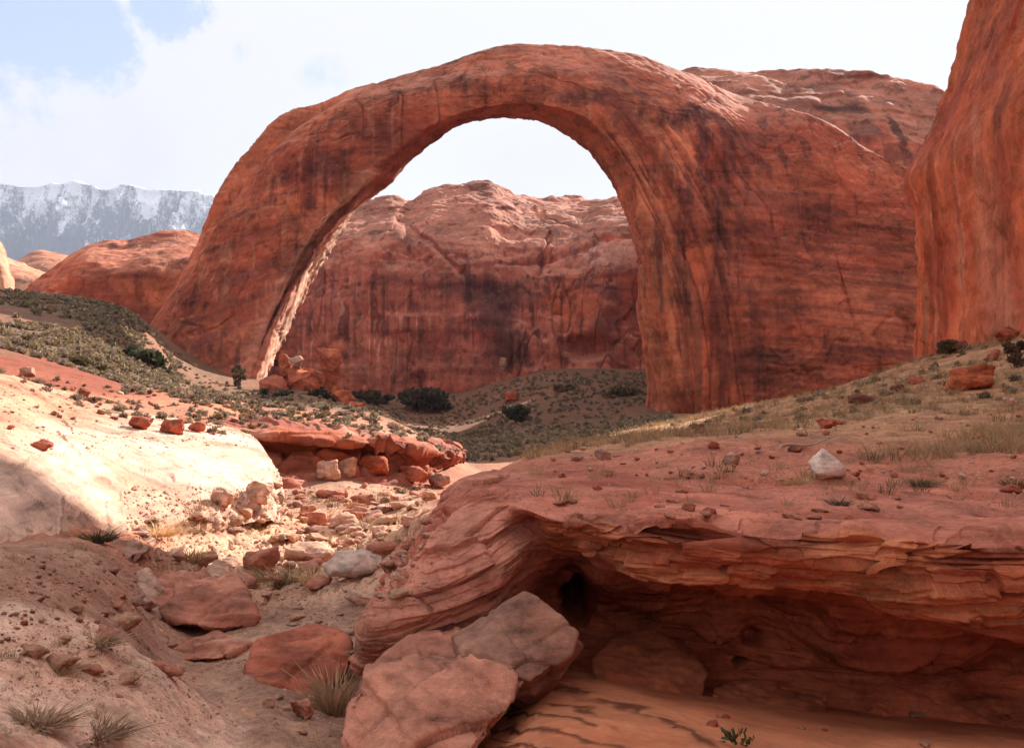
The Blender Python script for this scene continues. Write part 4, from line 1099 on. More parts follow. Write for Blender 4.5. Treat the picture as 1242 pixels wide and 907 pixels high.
def rand_pts(seed, w, dpt, h, boxy=.5, n=16):
    g = np.random.default_rng(seed); pts = []
    for _ in range(n):
        v = g.normal(size=3); v /= np.linalg.norm(v)
        k = np.abs(v).max(); v = v * ((1 - boxy) + boxy / k) * g.uniform(.86, 1.04)
        pts.append(v)
    pts = np.array(pts); mn, mx = pts.min(0), pts.max(0)
    pts = (pts - mn) / (mx - mn) - np.array([.5, .5, .12])
    return pts * np.array([w, dpt, h * 1.14])


def hull_rock(label, pts_px, colr, vox, seed, bed=.25, tilt=(.1, .1), amp=1.0, rounded=2, name='boulder', cat='boulder'):
    P = np.array([W(*p) for p in pts_px]); o0 = np.array([P[:, 0].mean(), P[:, 1].mean(), P[:, 2].min()])
    me = rock_mesh(name, P - o0, vox, seed, colr, bed, tilt, amp, rounded)
    o = link(name, me); o.location = o0
    return tag(o, label, cat)


def stand_rock(label, px, py, w, h, colr, seed, boxy=.5, bed=.2, depth=.8, rz=0.0, tiltx=0.0, name='boulder', cat='boulder', group=None, rounded=2, Y=None):
    loc, nrm = hit(px, py)
    if loc is None: return
    if Y: loc = W(px, py, Y)
    k = loc[1] / FPX; ww, hh = w * k, h * k
    me = rock_mesh(name, rand_pts(seed, ww, ww * depth, hh, boxy), max(ww, hh) / 26, seed, colr, bed, (.1 + .05 * (seed % 5), .1), 1.0, rounded)
    o = link(name, me); o.location = loc + np.array([0, ww * depth * .35, 0]); o.rotation_euler = (tiltx, 0, rz)
    z, _ = drop(o.location.x, o.location.y, loc[2] + max(hh, .6) * 1.5)
    if z is not None and abs(z - loc[2]) < hh * 1.2: o.location.z = min(z, loc[2] + hh * .35)
    return tag(o, label, cat, group)


# --- the big rocks around the stream bed
hull_rock('upper grey brown half of the big split slab leaning under the overhang', [(636, 717, 10.7), (655, 724, 10.65), (701, 768, 10.3), (692, 794, 10.05), (643, 826, 9.75), (560, 796, 9.75), (546, 770, 10.3), (640, 735, 12), (708, 785, 11.6), (560, 780, 11.5), (650, 870, 11), (560, 860, 10.6)], ((.40, .235, .175), (.31, .165, .12)), .016, 3, .10, (.5, .1), .55, 1)
hull_rock('lower pink half of the big split slab with a flat tilted top', [(441, 805, 10.3), (497, 773, 10.9), (556, 760, 11.0), (566, 793, 9.85), (640, 826, 9.72), (577, 900, 8.95), (540, 985, 8.5), (425, 985, 8.7), (411, 886, 9.5), (487, 900, 9.0), (520, 848, 9.42), (450, 820, 11.6), (430, 960, 10.9), (560, 840, 11.2)], 'pink', .018, 6, .26, (.55, .1), .55, 1)
hull_rock('large smooth red boulder lying beside the muddy pool of the stream bed', [(301, 806, 12.7), (309, 785, 13.1), (340, 772, 13.6), (388, 760, 13.9), (414, 764, 13.7), (424, 790, 13.2), (420, 815, 12.6), (378, 846, 12.2), (345, 850, 12.1), (308, 838, 12.2), (320, 800, 14.4), (412, 790, 14.6), (400, 850, 14.2), (310, 850, 14)], 'red', .028, 8, .16, (.25, .1), .8, 3)
hull_rock('big dark fractured slab overhanging the left side of the stream bed', [(178, 735, 16), (198, 697, 17.2), (248, 682, 17.4), (284, 688, 16.7), (304, 733, 15.7), (309, 758, 15.4), (272, 763, 15.2), (216, 755, 15.3), (192, 748, 15.5), (200, 712, 18.5), (290, 705, 18), (240, 775, 17)], 'pink', .034, 12, .34, (.1, .2), 1.0, 1)
hull_rock('tilted pale pink slab catching the sun on its upper edge by the dry grass', [(246, 690, 17.5), (262, 678, 18.0), (276, 682, 17.9), (312, 728, 16.6), (306, 748, 16.4), (262, 700, 17.0), (280, 690, 19), (318, 745, 18)], 'pale', .03, 15, .2, (.1, .3), .8, 1)
hull_rock('thin flat slab jutting from the bank at the edge of the shadow', [(104, 674, 17), (116, 661, 18), (160, 652, 19), (186, 664, 18.6), (166, 678, 17.4), (128, 689, 17), (110, 684, 17), (160, 672, 20), (110, 668, 20)], 'grey', .03, 19, .35, (.05, .1), .8, 1)
hull_rock('upright pale block standing at the foot of the dark slab', [(148, 796, 13.4), (154, 758, 14.2), (172, 750, 14.6), (192, 752, 14.5), (204, 772, 14.1), (207, 802, 13.4), (182, 815, 13.1), (156, 808, 13.1), (160, 765, 15.4), (200, 775, 15.2)], 'tan', .026, 22, .25, (.3, .1), .9, 2)
hull_rock('long low red slab lying below the dark slab', [(203, 785, 14.2), (215, 774, 14.8), (262, 770, 15), (304, 774, 14.6), (309, 783, 14.2), (262, 800, 13.8), (214, 800, 13.7), (210, 790, 15.5), (300, 786, 15.4)], 'pink', .03, 25, .35, (.1, .1), .9, 2)
hull_rock('brown sloping bedrock hump between the sandy bank and the dark slab', [(96, 735, 15.2), (130, 700, 16.5), (180, 690, 17), (205, 720, 16.5), (190, 755, 15), (140, 765, 14.2), (100, 755, 14.4), (140, 720, 18), (195, 745, 17)], 'grey', .04, 28, .25, (.2, .1), .9, 3)
hull_rock('smooth round pale boulder in the mud near the bottom edge', [(279, 872, 10.2), (284, 861, 10.4), (297, 857, 10.5), (310, 862, 10.4), (315, 873, 10.2), (310, 886, 10.0), (296, 890, 9.95), (283, 885, 10.0), (290, 870, 10.7), (305, 872, 10.7)], 'tan', .012, 31, .05, (.1, .1), .6, 5)
hull_rock('low sand coloured rock half buried at the back of the dark hollow', [(716, 800, 12.2), (740, 772, 12.7), (790, 764, 12.9), (840, 785, 12.8), (862, 815, 12.3), (850, 870, 11.7), (740, 860, 11.5), (720, 840, 11.6), (780, 790, 13.6)], 'sand', .03, 34, .07, (.1, .1), .8, 5)
hull_rock('flat red block lying on the sand below the hollow', [(862, 838, 12.0), (890, 822, 12.4), (945, 826, 12.5), (1004, 846, 12.2), (1010, 870, 11.7), (940, 890, 11.3), (880, 880, 11.3), (870, 870, 11.4), (930, 838, 13.2)], 'sand', .028, 37, .15, (.1, .1), 1.0, 2)

# --- bench on the right: (label, px, base py, w, h, colour, seed, boxy, bed)
for a in [
    ('white rounded boulder sitting alone on the red bench', 1005, 587, 44, 36, 'white', 41, .35, .06),
    ('smooth pinkish boulder left of the white one on the bench', 888, 564, 25, 17, 'grey', 42, .2, .04),
    ('grey boulder half sunk in the grass near the arch end of the bench', 732, 558, 21, 14, 'grey', 43, .2, .05),
    ('flat grey stone on the bare edge of the bench above the gully', 700, 559, 17, 7, 'grey', 44, .4, .1),
    ('brown flat rock in dry grass below the right leg of the arch', 849, 526, 18, 10, 'dark', 45, .4, .2),
    ('big orange banded block on the slope under the right hand cliff', 1181, 473, 58, 31, 'orange', 46, .75, .34),
    ('flat pink red rock on the grassy slope left of the orange block', 1112, 466, 20, 12, 'red', 47, .5, .2),
    ('dark brown slab lying flat in the grass halfway up the bench', 1045, 490, 30, 11, 'dark', 48, .5, .3),
    ('red angular slab among dry grass beyond the white boulder', 1004, 520, 28, 13, 'red', 49, .5, .3),
    ('pink round boulder between dark bushes under the right hand cliff', 1208, 437, 18, 14, 'pink', 50, .2, .1),
    ('dark red boulder wedged against the foot of the right hand cliff', 1228, 412, 34, 20, 'red', 51, .5, .2),
    ('dark boulder in shade at the top of the right hand slope', 1172, 420, 24, 13, 'dark', 52, .5, .2),
    ('small pale stone just beyond the weathered log', 974, 529, 15, 9, 'pale', 53, .3, .1),
    ('low brown stone touching the near end of the weathered log', 966, 549, 20, 8, 'dark', 54, .4, .1),
    ('small pale rock at the right edge of the frame on the slope', 1225, 492, 15, 9, 'pale', 55, .3, .1),
    ('flat red flake of sandstone right of the white boulder', 1184, 533, 24, 7, 'red', 56, .5, .2),
    ('low dark rock in grass above the dead log', 1090, 476, 18, 10, 'dark', 57, .4, .2),
    ('reddish stone at the far left of the bench grass below the arch', 866, 545, 14, 8, 'red', 58, .4, .2),
]: stand_rock(a[0], a[1], a[2], a[3], a[4], a[5], a[6], a[7], a[8])

# --- left ledge, wash and the shadowed ledge
for a in [
    ('squarish red block resting on top of the sunlit ledge', 170, 521, 32, 15, 'red', 61, .75, .2),
    ('second red block right of the squarish one on the sunlit ledge', 207, 526, 30, 18, 'red', 62, .6, .2),
    ('small dark red rock at the right end of the row of blocks on the ledge', 237, 524, 22, 12, 'red', 63, .5, .2),
    ('pale pink stone on the crest at the far left edge', 31, 457, 18, 12, 'pale', 64, .4, .1),
    ('purplish boulder on the crest of the sunlit ledge', 101, 482, 16, 14, 'dark', 65, .4, .2),
    ('reddish rock in a hollow of the sunlit ledge face', 48, 544, 26, 13, 'red', 66, .5, .3),
    ('cream rounded boulder at the lower corner of the sunlit ledge', 312, 616, 34, 27, 'pale', 67, .4, .1),
    ('pinkish boulder against the foot of the sunlit ledge', 270, 618, 32, 24, 'pale', 68, .4, .1),
    ('flat topped pale slab at the head of the sunlit wash', 416, 641, 38, 20, 'pale', 69, .6, .3),
    ('reddish broken rock left of the flat topped slab in the wash', 384, 642, 26, 22, 'pink', 70, .5, .2),
    ('thin red slab leaning on the broken rock in the wash', 374, 622, 22, 9, 'pink', 71, .6, .3),
    ('squat pink boulder with a dark hollow below the flat pale shelf', 314, 694, 46, 30, 'pink', 72, .5, .2),
    ('broad pale slab in full sun beside the dry straw grass', 372, 684, 62, 22, 'pale', 73, .6, .3),
    ('cream flat shelf of rock glaring in the middle of the wash', 425, 706, 74, 30, 'white', 74, .6, .25),
    ('pinkish block right of the glaring shelf in the wash', 460, 684, 38, 24, 'pink', 75, .6, .2),
    ('low pale ledge stone near the nose of the big outcrop', 440, 736, 52, 15, 'pale', 76, .6, .3),
    ('small sunlit stone on the rim of the dark slab', 213, 680, 22, 16, 'pale', 77, .3, .1),
    ('brown pebble shaped rock in front of the red boulder', 325, 857, 16, 12, 'tan', 78, .2, .05),
    ('pinkish rounded rock below the red boulder', 363, 872, 32, 22, 'pink', 79, .3, .1),
    ('pale square block fallen from the shadowed ledge', 398, 583, 27, 24, 'pale', 81, .85, .1),
    ('taller cracked pale block right of the square one', 421, 578, 22, 26, 'pale', 82, .8, .15),
    ('rounded red buttress block below the dark seam', 452, 578, 36, 26, 'orange', 83, .5, .15),
    ('flat pink flagstone on the talus under the shadowed ledge', 402, 604, 40, 11, 'pink', 84, .6, .2),
    ('tilted pinkish flagstone lower on the talus', 440, 612, 34, 14, 'pink', 85, .6, .3),
    ('dark flat rock at the bottom of the talus', 462, 624, 36, 9, 'dark', 86, .6, .3),
    ('pale leaning slab near the tip of the shadowed ledge', 533, 592, 26, 17, 'grey', 87, .6, .2),
    ('red block under the overhanging tip of the shadowed ledge', 500, 590, 34, 18, 'red', 88, .6, .3),
]: stand_rock(a[0], a[1], a[2], a[3], a[4], a[5], a[6], a[7], a[8])

# --- fallen blocks at the foot of the left leg of the arch
hull_rock('low mound of broken orange rubble under the left leg of the arch', [(306, 482, 188), (330, 462, 190), (372, 456, 192), (402, 462, 192), (424, 482, 190), (455, 508, 182), (440, 516, 177), (380, 508, 177), (320, 498, 180), (350, 560, 182), (430, 560, 185), (400, 540, 195)], 'orange', .25, 104, .3, (.3, .2), 1.2, 0)
for a in [
    # label, px, py of the centre, width, height, distance, colour, seed, roll
    ('tall rounded fin of orange rock at the right of the rubble pile', 398, 454, 30, 56, 189, 'orange', 91, 8),
    ('big broken orange block in the middle of the rubble pile', 370, 460, 40, 42, 188, 'orange', 92, -14),
    ('tilted orange slab leaning between the leg of the arch and the pile', 350, 452, 17, 44, 189, 'orange', 93, -26),
    ('small pale block perched on top of the rubble pile', 357, 438, 18, 14, 188, 'pale', 94, 12),
    ('sharp orange splinter at the front of the rubble pile', 372, 482, 14, 34, 184, 'orange', 95, -18),
    ('low orange boulder at the right foot of the rubble pile', 412, 484, 34, 24, 184, 'orange', 96, 10),
    ('orange boulder trailing off the right end of the rubble pile', 430, 496, 28, 20, 182, 'orange', 97, 6),
    ('shaded red block low on the left of the rubble pile', 334, 470, 34, 34, 186, 'red', 98, 0),
    ('squat orange block low in the middle of the rubble pile', 388, 490, 30, 24, 183, 'orange', 99, -8),
]:
    k = a[5] / FPX; c = W(a[1], a[2], a[5])
    me = rock_mesh('boulder', rand_pts(a[7], a[3] * k, a[3] * k * .9, a[4] * k, .85, 12) - np.array([0, 0, a[4] * k * .45]), a[3] * k / 26, a[7], a[6], .12, (.3, .1), .9, 0)
    o = link('boulder', me); o.location = c; o.rotation_euler = (0, R(a[8]), R(a[7] * 37 % 60 - 30))
    tag(o, a[0], 'boulder')
stand_rock('small grey blocky rock at the foot of the cliff seen under the arch', 609, 456, 11, 17, 'grey', 99, .7, .2)
stand_rock('reddish boulder on the herb covered slope seen under the arch', 620, 488, 18, 14, 'red', 100, .4, .1)


# --- small stones, each an object of its own
STONES = {}
for kcol in ('pale', 'pink', 'red', 'grey', 'tan'):
    STONES[kcol] = [rock_mesh('stone', rand_pts(200 + i * 7 + len(kcol), 1, .85, .6, .4, 13), .085, 200 + i * 3, kcol, .1, (.1, .1), .9, 1) for i in range(3)]


def scatter_stones(n, sample, sizes, cols, label, group):
    g = np.random.default_rng(hash(group) % 1000 if False else len(group) * 7 + n)
    k = 0; tries = 0
    while k < n and tries < n * 6:
        tries += 1
        px, py = sample(g)
        loc, nrm = hit(px, py)
        if loc is None or nrm[2] < .45 or loc[1] > 150: continue
        s = g.uniform(*sizes) ** 1 * (0.75 + .5 * g.random()) * loc[1] / FPX
        o = bpy.data.objects.new('stone', STONES[cols[g.integers(len(cols))]][g.integers(3)]); COLL.objects.link(o)
        o.location = loc; o.rotation_euler = (g.uniform(-.2, .2), g.uniform(-.2, .2), g.uniform(0, 6.28)); o.scale = (s, s, s * g.uniform(.6, 1))
        tag(o, label, 'stone', group); k += 1


scatter_stones(95, lambda g: (g.uniform(660, 1240), 490 + 95 * g.random() ** .9), (4, 11), ('pink', 'red', 'pale', 'grey', 'red'), 'small loose stone lying on the grassy red bench', 'small stones on the bench')
scatter_stones(75, lambda g: (g.uniform(310, 520), g.uniform(590, 690)), (6, 15), ('pale', 'pink', 'grey', 'tan'), 'small broken stone on the talus or sunlit floor of the wash', 'broken stones in the wash')
scatter_stones(45, lambda g: (g.uniform(5, 300), g.uniform(462, 520)), (4, 10), ('pink', 'grey', 'pale', 'tan'), 'small stone strewn over the crest of the sunlit ledge', 'stones on the crest of the ledge')
scatter_stones(60, lambda g: (g.uniform(0, 150), g.uniform(675, 800)), (4, 10), ('pink', 'tan', 'grey', 'red'), 'small stone strewn on the shaded brown bank at the left', 'stones on the left bank')


SLABS = [rock_mesh('slab', rand_pts(260 + i, 1, .8, .42, .6, 14), .05, 260 + i * 3, kc, .22, (.1, .1), 1.0, 1) for i, kc in enumerate(('pale', 'pink', 'grey', 'pale', 'tan', 'red'))]


def scatter_slabs(n, sample, sizes, kinds, label, group, seed):
    g = np.random.default_rng(seed); k = 0; tries = 0
    while k < n and tries < n * 8:
        tries += 1
        px, py = sample(g); loc, nrm = hit(px, py)
        if loc is None or nrm[2] < .5 or loc[1] > 60: continue
        s_ = g.uniform(*sizes) * loc[1] / FPX
        o = bpy.data.objects.new('loose_rock', SLABS[kinds[g.integers(len(kinds))]]); COLL.objects.link(o)
        o.location = loc - np.array([0, 0, .05 * s_]); o.rotation_euler = (g.uniform(-.25, .25), g.uniform(-.25, .25), g.uniform(0, 6.28)); o.scale = (s_ * g.uniform(.8, 1.3), s_, s_ * g.uniform(.5, 1.0))
        tag(o, label, 'rock', group); k += 1


scatter_slabs(46, lambda g: (g.uniform(170, 490), g.uniform(625, 735)), (16, 42), (0, 1, 2, 3, 4), 'broken flat slab among the rubble of the sunny wash', 'broken slabs in the wash', 5)
scatter_slabs(20, lambda g: (g.uniform(330, 530), g.uniform(595, 635)), (14, 30), (1, 2, 4, 5), 'broken slab on the shaded talus below the dark seam', 'broken slabs on the talus', 6)
scatter_slabs(16, lambda g: (g.uniform(40, 300), g.uniform(690, 830)), (16, 44), (2, 4, 4, 1), 'flat rock half buried in the shaded left bank', 'half buried rocks in the left bank', 7)
scatter_slabs(14, lambda g: (g.uniform(330, 440), g.uniform(735, 890)), (10, 24), (1, 2, 4), 'rock lying in the shaded bed of the gully', 'rocks in the shaded gully bed', 8)
scatter_slabs(22, lambda g: (g.uniform(600, 1240), g.uniform(590, 640)), (10, 26), (1, 5, 1), 'thin red flagstone lying loose on the rim of the overhang', 'loose flagstones on the rim', 9)


scatter_slabs(12, lambda g: (g.uniform(740, 1240), g.uniform(862, 905)), (7, 20), (1, 5, 4), 'small flake of rock fallen on the sand under the overhang', 'fallen flakes under the overhang', 10)


def gravel():
    """the fine gravel of the stream bed: nobody could count it"""
    g = np.random.default_rng(3); Vs, Ts, Cs = [], [], []; nv = 0
    base = np.array([(1, 0, 0), (0, 1, 0), (-1, 0, 0), (0, -1, 0), (0, 0, .8), (0, 0, -.6)], float) * .5
    tri = np.array([(0, 1, 4), (1, 2, 4), (2, 3, 4), (3, 0, 4), (1, 0, 5), (2, 1, 5), (3, 2, 5), (0, 3, 5)])
    spots = [(g.uniform(180, 440), g.uniform(740, 900)) for _ in range(2200)] + [(g.uniform(150, 520), g.uniform(590, 760)) for _ in range(3800)] + [(g.uniform(0, 200), g.uniform(670, 850)) for _ in range(2200)] + [(g.uniform(600, 1242), g.uniform(500, 625)) for _ in range(3600)] + [(g.uniform(0, 330), g.uniform(455, 545)) for _ in range(900)]
    for px, py in spots:
        loc, nrm = hit(px, py)
        if loc is None or nrm[2] < .5 or loc[1] > 70: continue
        s = np.clip(g.lognormal(.75 + .35 * (px < 530 and 590 < py < 740), .55), 1.2, 13 if px < 530 else 6) * loc[1] / FPX
        a = g.uniform(0, 6.28); ca, sa = math.cos(a), math.sin(a)
        v = base * g.uniform(.6, 1.3, size=(6, 3)) * s
        v = v @ np.array([[ca, sa, 0], [-sa, ca, 0], [0, 0, .8]]) + loc
        Vs.append(v); Ts.append(tri + nv); nv += 6
        Cs.append(np.tile(mixc(np.array([.50, .33, .25]), np.array([.28, .14, .10]), g.random()), (6, 1)))
    me = new_mesh('gravel', np.concatenate(Vs), tris=np.concatenate(Ts), col=np.concatenate(Cs), mat=M_LOOSE, smooth=False)
    tag(link('gravel', me), 'fine gravel and chips strewn over the stream bed, banks and bench', 'gravel', kind='stuff')


gravel()


# ------------------------------------------------------------------ plants
def leaves(g, centers, size, col_a, col_b, aspect=.5, up=.3):
    """one small folded leaf clump (two triangles) at every centre"""
    n = len(centers); d = g.normal(size=(n, 3)); d[:, 2] = np.abs(d[:, 2]) * (1 + up); d /= np.linalg.norm(d, axis=1, keepdims=True)
    e = np.cross(d, g.normal(size=(n, 3))); e /= np.linalg.norm(e, axis=1, keepdims=True) + 1e-9
    s = size * g.uniform(.6, 1.4, size=(n, 1))
    V = np.stack([centers - e * s * aspect * .5, centers + e * s * aspect * .5, centers + d * s + e * s * aspect * .35, centers + d * s * .9 - e * s * aspect * .4], 1)
    c = mixc(np.array(col_a), np.array(col_b), g.random(n))
    return V.reshape(-1, 3), np.arange(4 * n).reshape(-1, 4), np.repeat(c, 4, 0)


def bush_geo(g, n, size, ca, cb, squash=.75, lumps=6, up=.4):
    """lumpy dome of unit width standing on z = 0"""
    lc = g.normal(size=(lumps, 3)); lc /= np.linalg.norm(lc, axis=1, keepdims=True); lc *= g.uniform(.15, .36, size=(lumps, 1)); lc[:, 2] = np.abs(lc[:, 2])
    k = g.integers(lumps, size=n); p = g.normal(size=(n, 3)); p /= np.linalg.norm(p, axis=1, keepdims=True)
    p = lc[k] + p * (g.uniform(.55, 1.0, size=(n, 1)) ** .5) * g.uniform(.14, .26, size=(lumps,))[k][:, None]
    p[:, 2] = np.abs(p[:, 2] + .08) * squash
    return leaves(g, p, size, ca, cb, .6, up)


def grass_geo(g, n, h, ca, cb, spread=.5, lean=.5):
    a = g.uniform(0, 6.28, n); r = np.sqrt(g.random(n)) * spread
    b = np.stack([np.cos(a) * r, np.sin(a) * r, np.zeros(n)], -1)
    d = np.stack([np.cos(a) * lean * r / spread, np.sin(a) * lean * r / spread, np.ones(n)], -1) + g.normal(size=(n, 3)) * .22
    d[:, 2] = np.abs(d[:, 2]); hh = h * g.uniform(.5, 1.15, size=(n, 1))
    w = np.cross(d, g.normal(size=(n, 3))); w /= np.linalg.norm(w, axis=1, keepdims=True); w *= .022
    mid = b + d * hh * .6; tip = b + d * hh + np.stack([np.cos(a), np.sin(a), np.zeros(n) - .4], -1) * hh * .25
    V = np.stack([b - w, b + w, mid + w * .7, mid - w * .7, tip], 1).reshape(-1, 3)
    i = np.arange(n)[:, None] * 5
    Q = i + np.array([[0, 1, 2, 3]]); T = i + np.array([[3, 2, 4]])
    return V, Q, T, np.repeat(mixc(np.array(ca), np.array(cb), g.random(n)), 5, 0)


SG = ((.35, .265, .185), (.20, .15, .108)); DG_ = ((.085, .085, .045), (.045, .047, .026)); OLV = ((.19, .145, .075), (.115, .085, .045)); STR = ((.52, .35, .19), (.38, .235, .125)); DRY = ((.48, .29, .175), (.33, .19, .115))
gg = np.random.default_rng(21)
SAGES = []
for i in range(5):
    V, Q, c = bush_geo(gg, 170, .17, *SG, squash=.72)
    SAGES.append(new_mesh('sagebrush', V, quads=Q, col=c, mat=M_LEAF, smooth=False))


def zone_pts(n, g):
    """points of the herb covered slopes: (x, y, scale, kind)"""
    out = []
    def add(num, fx, fy, sc, kind, cl=.0):
        for _ in range(num):
            px, Y = fx(g), fy(g); x = (px - CX) * Y / FPX
            out.append((x, Y, sc(g), kind))
    add(3200, lambda g: g.uniform(-140, 215), lambda g: 80 + 105 * g.random(), lambda g: g.uniform(.6, 1.25), 0)
    add(300, lambda g: g.uniform(90, 225), lambda g: 158 + 24 * g.random(), lambda g: g.uniform(.7, 1.4), 0)
    add(1100, lambda g: g.uniform(150, 545), lambda g: 58 + 135 * g.random() ** 1.3, lambda g: g.uniform(.45, 1.05), 0)
    add(2300, lambda g: g.uniform(440, 815), lambda g: 135 + 185 * g.random(), lambda g: g.uniform(.7, 1.6), 0)
    add(420, lambda g: g.uniform(720, 1300), lambda g: 45 + 150 * g.random() ** 1.2, lambda g: g.uniform(.4, .95), 0)
    add(200, lambda g: g.uniform(225, 550), lambda g: 49 + 16 * g.random(), lambda g: g.uniform(.3, .6), 0)
    add(130, lambda g: g.uniform(-60, 300), lambda g: 34 + 30 * g.random(), lambda g: g.uniform(.3, .6), 0)
    return out


def in_view(x, y): return abs(x / max(y, 1)) < .5


def sagebrush():
    pts = zone_pts(0, np.random.default_rng(17)); g = np.random.default_rng(18)
    rows = []
    for x, y, s, k in pts:
        nz = perlin(np.array([[x, y, 0.0]]), .055, 6)[0] + .5 * perlin(np.array([[x, y, 0.0]]), .2, 8)[0]
        if nz < -.45 + .25 * g.random(): continue
        z, n = drop(x, y)
        if z is None or abs(n[2]) < .55 or z > 25: continue
        rows.append((s / y, x, y, z, s))
    rows.sort(reverse=True)
    n_obj = 0
    rest = []
    for q, x, y, z, s in rows:
        if n_obj < 240 and in_view(x, y):
            o = bpy.data.objects.new('sagebrush', SAGES[g.integers(5)]); COLL.objects.link(o)
            o.location = (x, y, z - .04 * s); o.rotation_euler = (0, 0, g.uniform(0, 6.28)); o.scale = (s, s, s * g.uniform(.7, 1.05))
            tag(o, 'low grey green sagebrush tuft on the slopes around the arch', 'shrub', 'sagebrush tufts'); n_obj += 1
        else: rest.append((x, y, z, s))
    Vs, Qs, Cs, nv = [], [], [], 0
    lib = [bush_geo(g, 34, .34, *SG, squash=.7, lumps=4) for _ in range(8)]
    for x, y, z, s in rest:
        V, Q, c = lib[g.integers(8)]; a = g.uniform(0, 6.28)
        M = np.array([[math.cos(a), math.sin(a), 0], [-math.sin(a), math.cos(a), 0], [0, 0, g.uniform(.7, 1.1)]])
        Vs.append(V @ M * s + (x, y, z - .04)); Qs.append(Q + nv); nv += len(V)
        t_ = g.uniform(.75, 1.25); Cs.append(c * t_ * (np.array([1.0, .95, .7]) if g.random() < .3 else 1.0))
    me = new_mesh('ground_cover', np.concatenate(Vs), quads=np.concatenate(Qs), col=np.concatenate(Cs), mat=M_LEAF, smooth=False)
    tag(link('ground_cover', me), 'grey green herbs and low shrubs covering the far slopes', 'ground cover', kind='stuff')


sagebrush()


def dry_grass():
    g = np.random.default_rng(31); Vs, Qs, Ts, Cs = [], [], [], []; nv = 0
    lib = [grass_geo(g, 26, 1.0, *STR) for _ in range(5)] + [grass_geo(g, 22, 1.0, *OLV) for _ in range(2)] + [grass_geo(g, 22, .8, *DRY) for _ in range(3)]
    spots = []
    for _ in range(6500): spots.append((g.uniform(640, 1250), g.uniform(0, 1), 0))
    for px, q, k in spots:
        Y = 20 + 175 * q ** 1.45; x = (px - CX) * Y / FPX
        if perlin(np.array([[x, Y, 0.0]]), .09, 4)[0] + .4 * perlin(np.array([[x, Y, 0.0]]), .4, 5)[0] < -.30 + .5 * max(0.0, 1 - (Y - 20) / 14): continue
        spots[0] = spots[0]
        z, n = drop(x, Y)
        if z is None or n[2] ** 2 < .5 or z > 12: continue
        i = g.integers(10); V, Q, T, c = lib[i]; s = g.uniform(.14, .32) * (1 + Y / 120)
        Vs.append(V * s + (x, Y, z - .02)); Qs.append(Q + nv); Ts.append(T + nv); Cs.append(c); nv += len(V)
    for (x0, y0, x1, y1, n_, s0, s1) in ((380, 650, 500, 664, 60, .05, .11), (170, 632, 330, 648, 70, .05, .11), (330, 600, 400, 625, 30, .06, .14), (0, 640, 130, 690, 26, .05, .10), (0, 760, 170, 900, 40, .04, .10), (640, 560, 1240, 620, 60, .08, .2), (230, 600, 520, 640, 40, .1, .25)):
        for _ in range(n_):
            loc, nrm = hit(g.uniform(x0, x1), g.uniform(y0, y1))
            if loc is None or nrm[2] < .4: continue
            i = g.integers(10); V, Q, T, c = lib[i]; s = g.uniform(s0, s1) * min(2.0, loc[1] / 18 + .4)
            Vs.append(V * s + loc); Qs.append(Q + nv); Ts.append(T + nv); Cs.append(c); nv += len(V)
    me = new_mesh('dry_grass', np.concatenate(Vs), quads=np.concatenate(Qs), tris=np.concatenate(Ts), col=np.concatenate(Cs), mat=M_LEAF, smooth=False)
    tag(link('dry_grass', me), 'straw coloured dry grass growing over the bench and the banks', 'grass', kind='stuff')


dry_grass()


def limb(bm, a, b, r0, r1, seg=6):
    a, b = Vector(a), Vector(b); q = (b - a).to_track_quat('Z', 'Y')
    v0 = [bm.verts.new(a + q @ Vector((math.cos(k * 6.2832 / seg) * r0, math.sin(k * 6.2832 / seg) * r0, 0))) for k in range(seg)]
    v1 = [bm.verts.new(b + q @ Vector((math.cos(k * 6.2832 / seg) * r1, math.sin(k * 6.2832 / seg) * r1, 0))) for k in range(seg)]
    for k in range(seg): bm.faces.new((v0[k], v0[(k + 1) % seg], v1[(k + 1) % seg], v1[k]))
    bm.faces.new(v1)


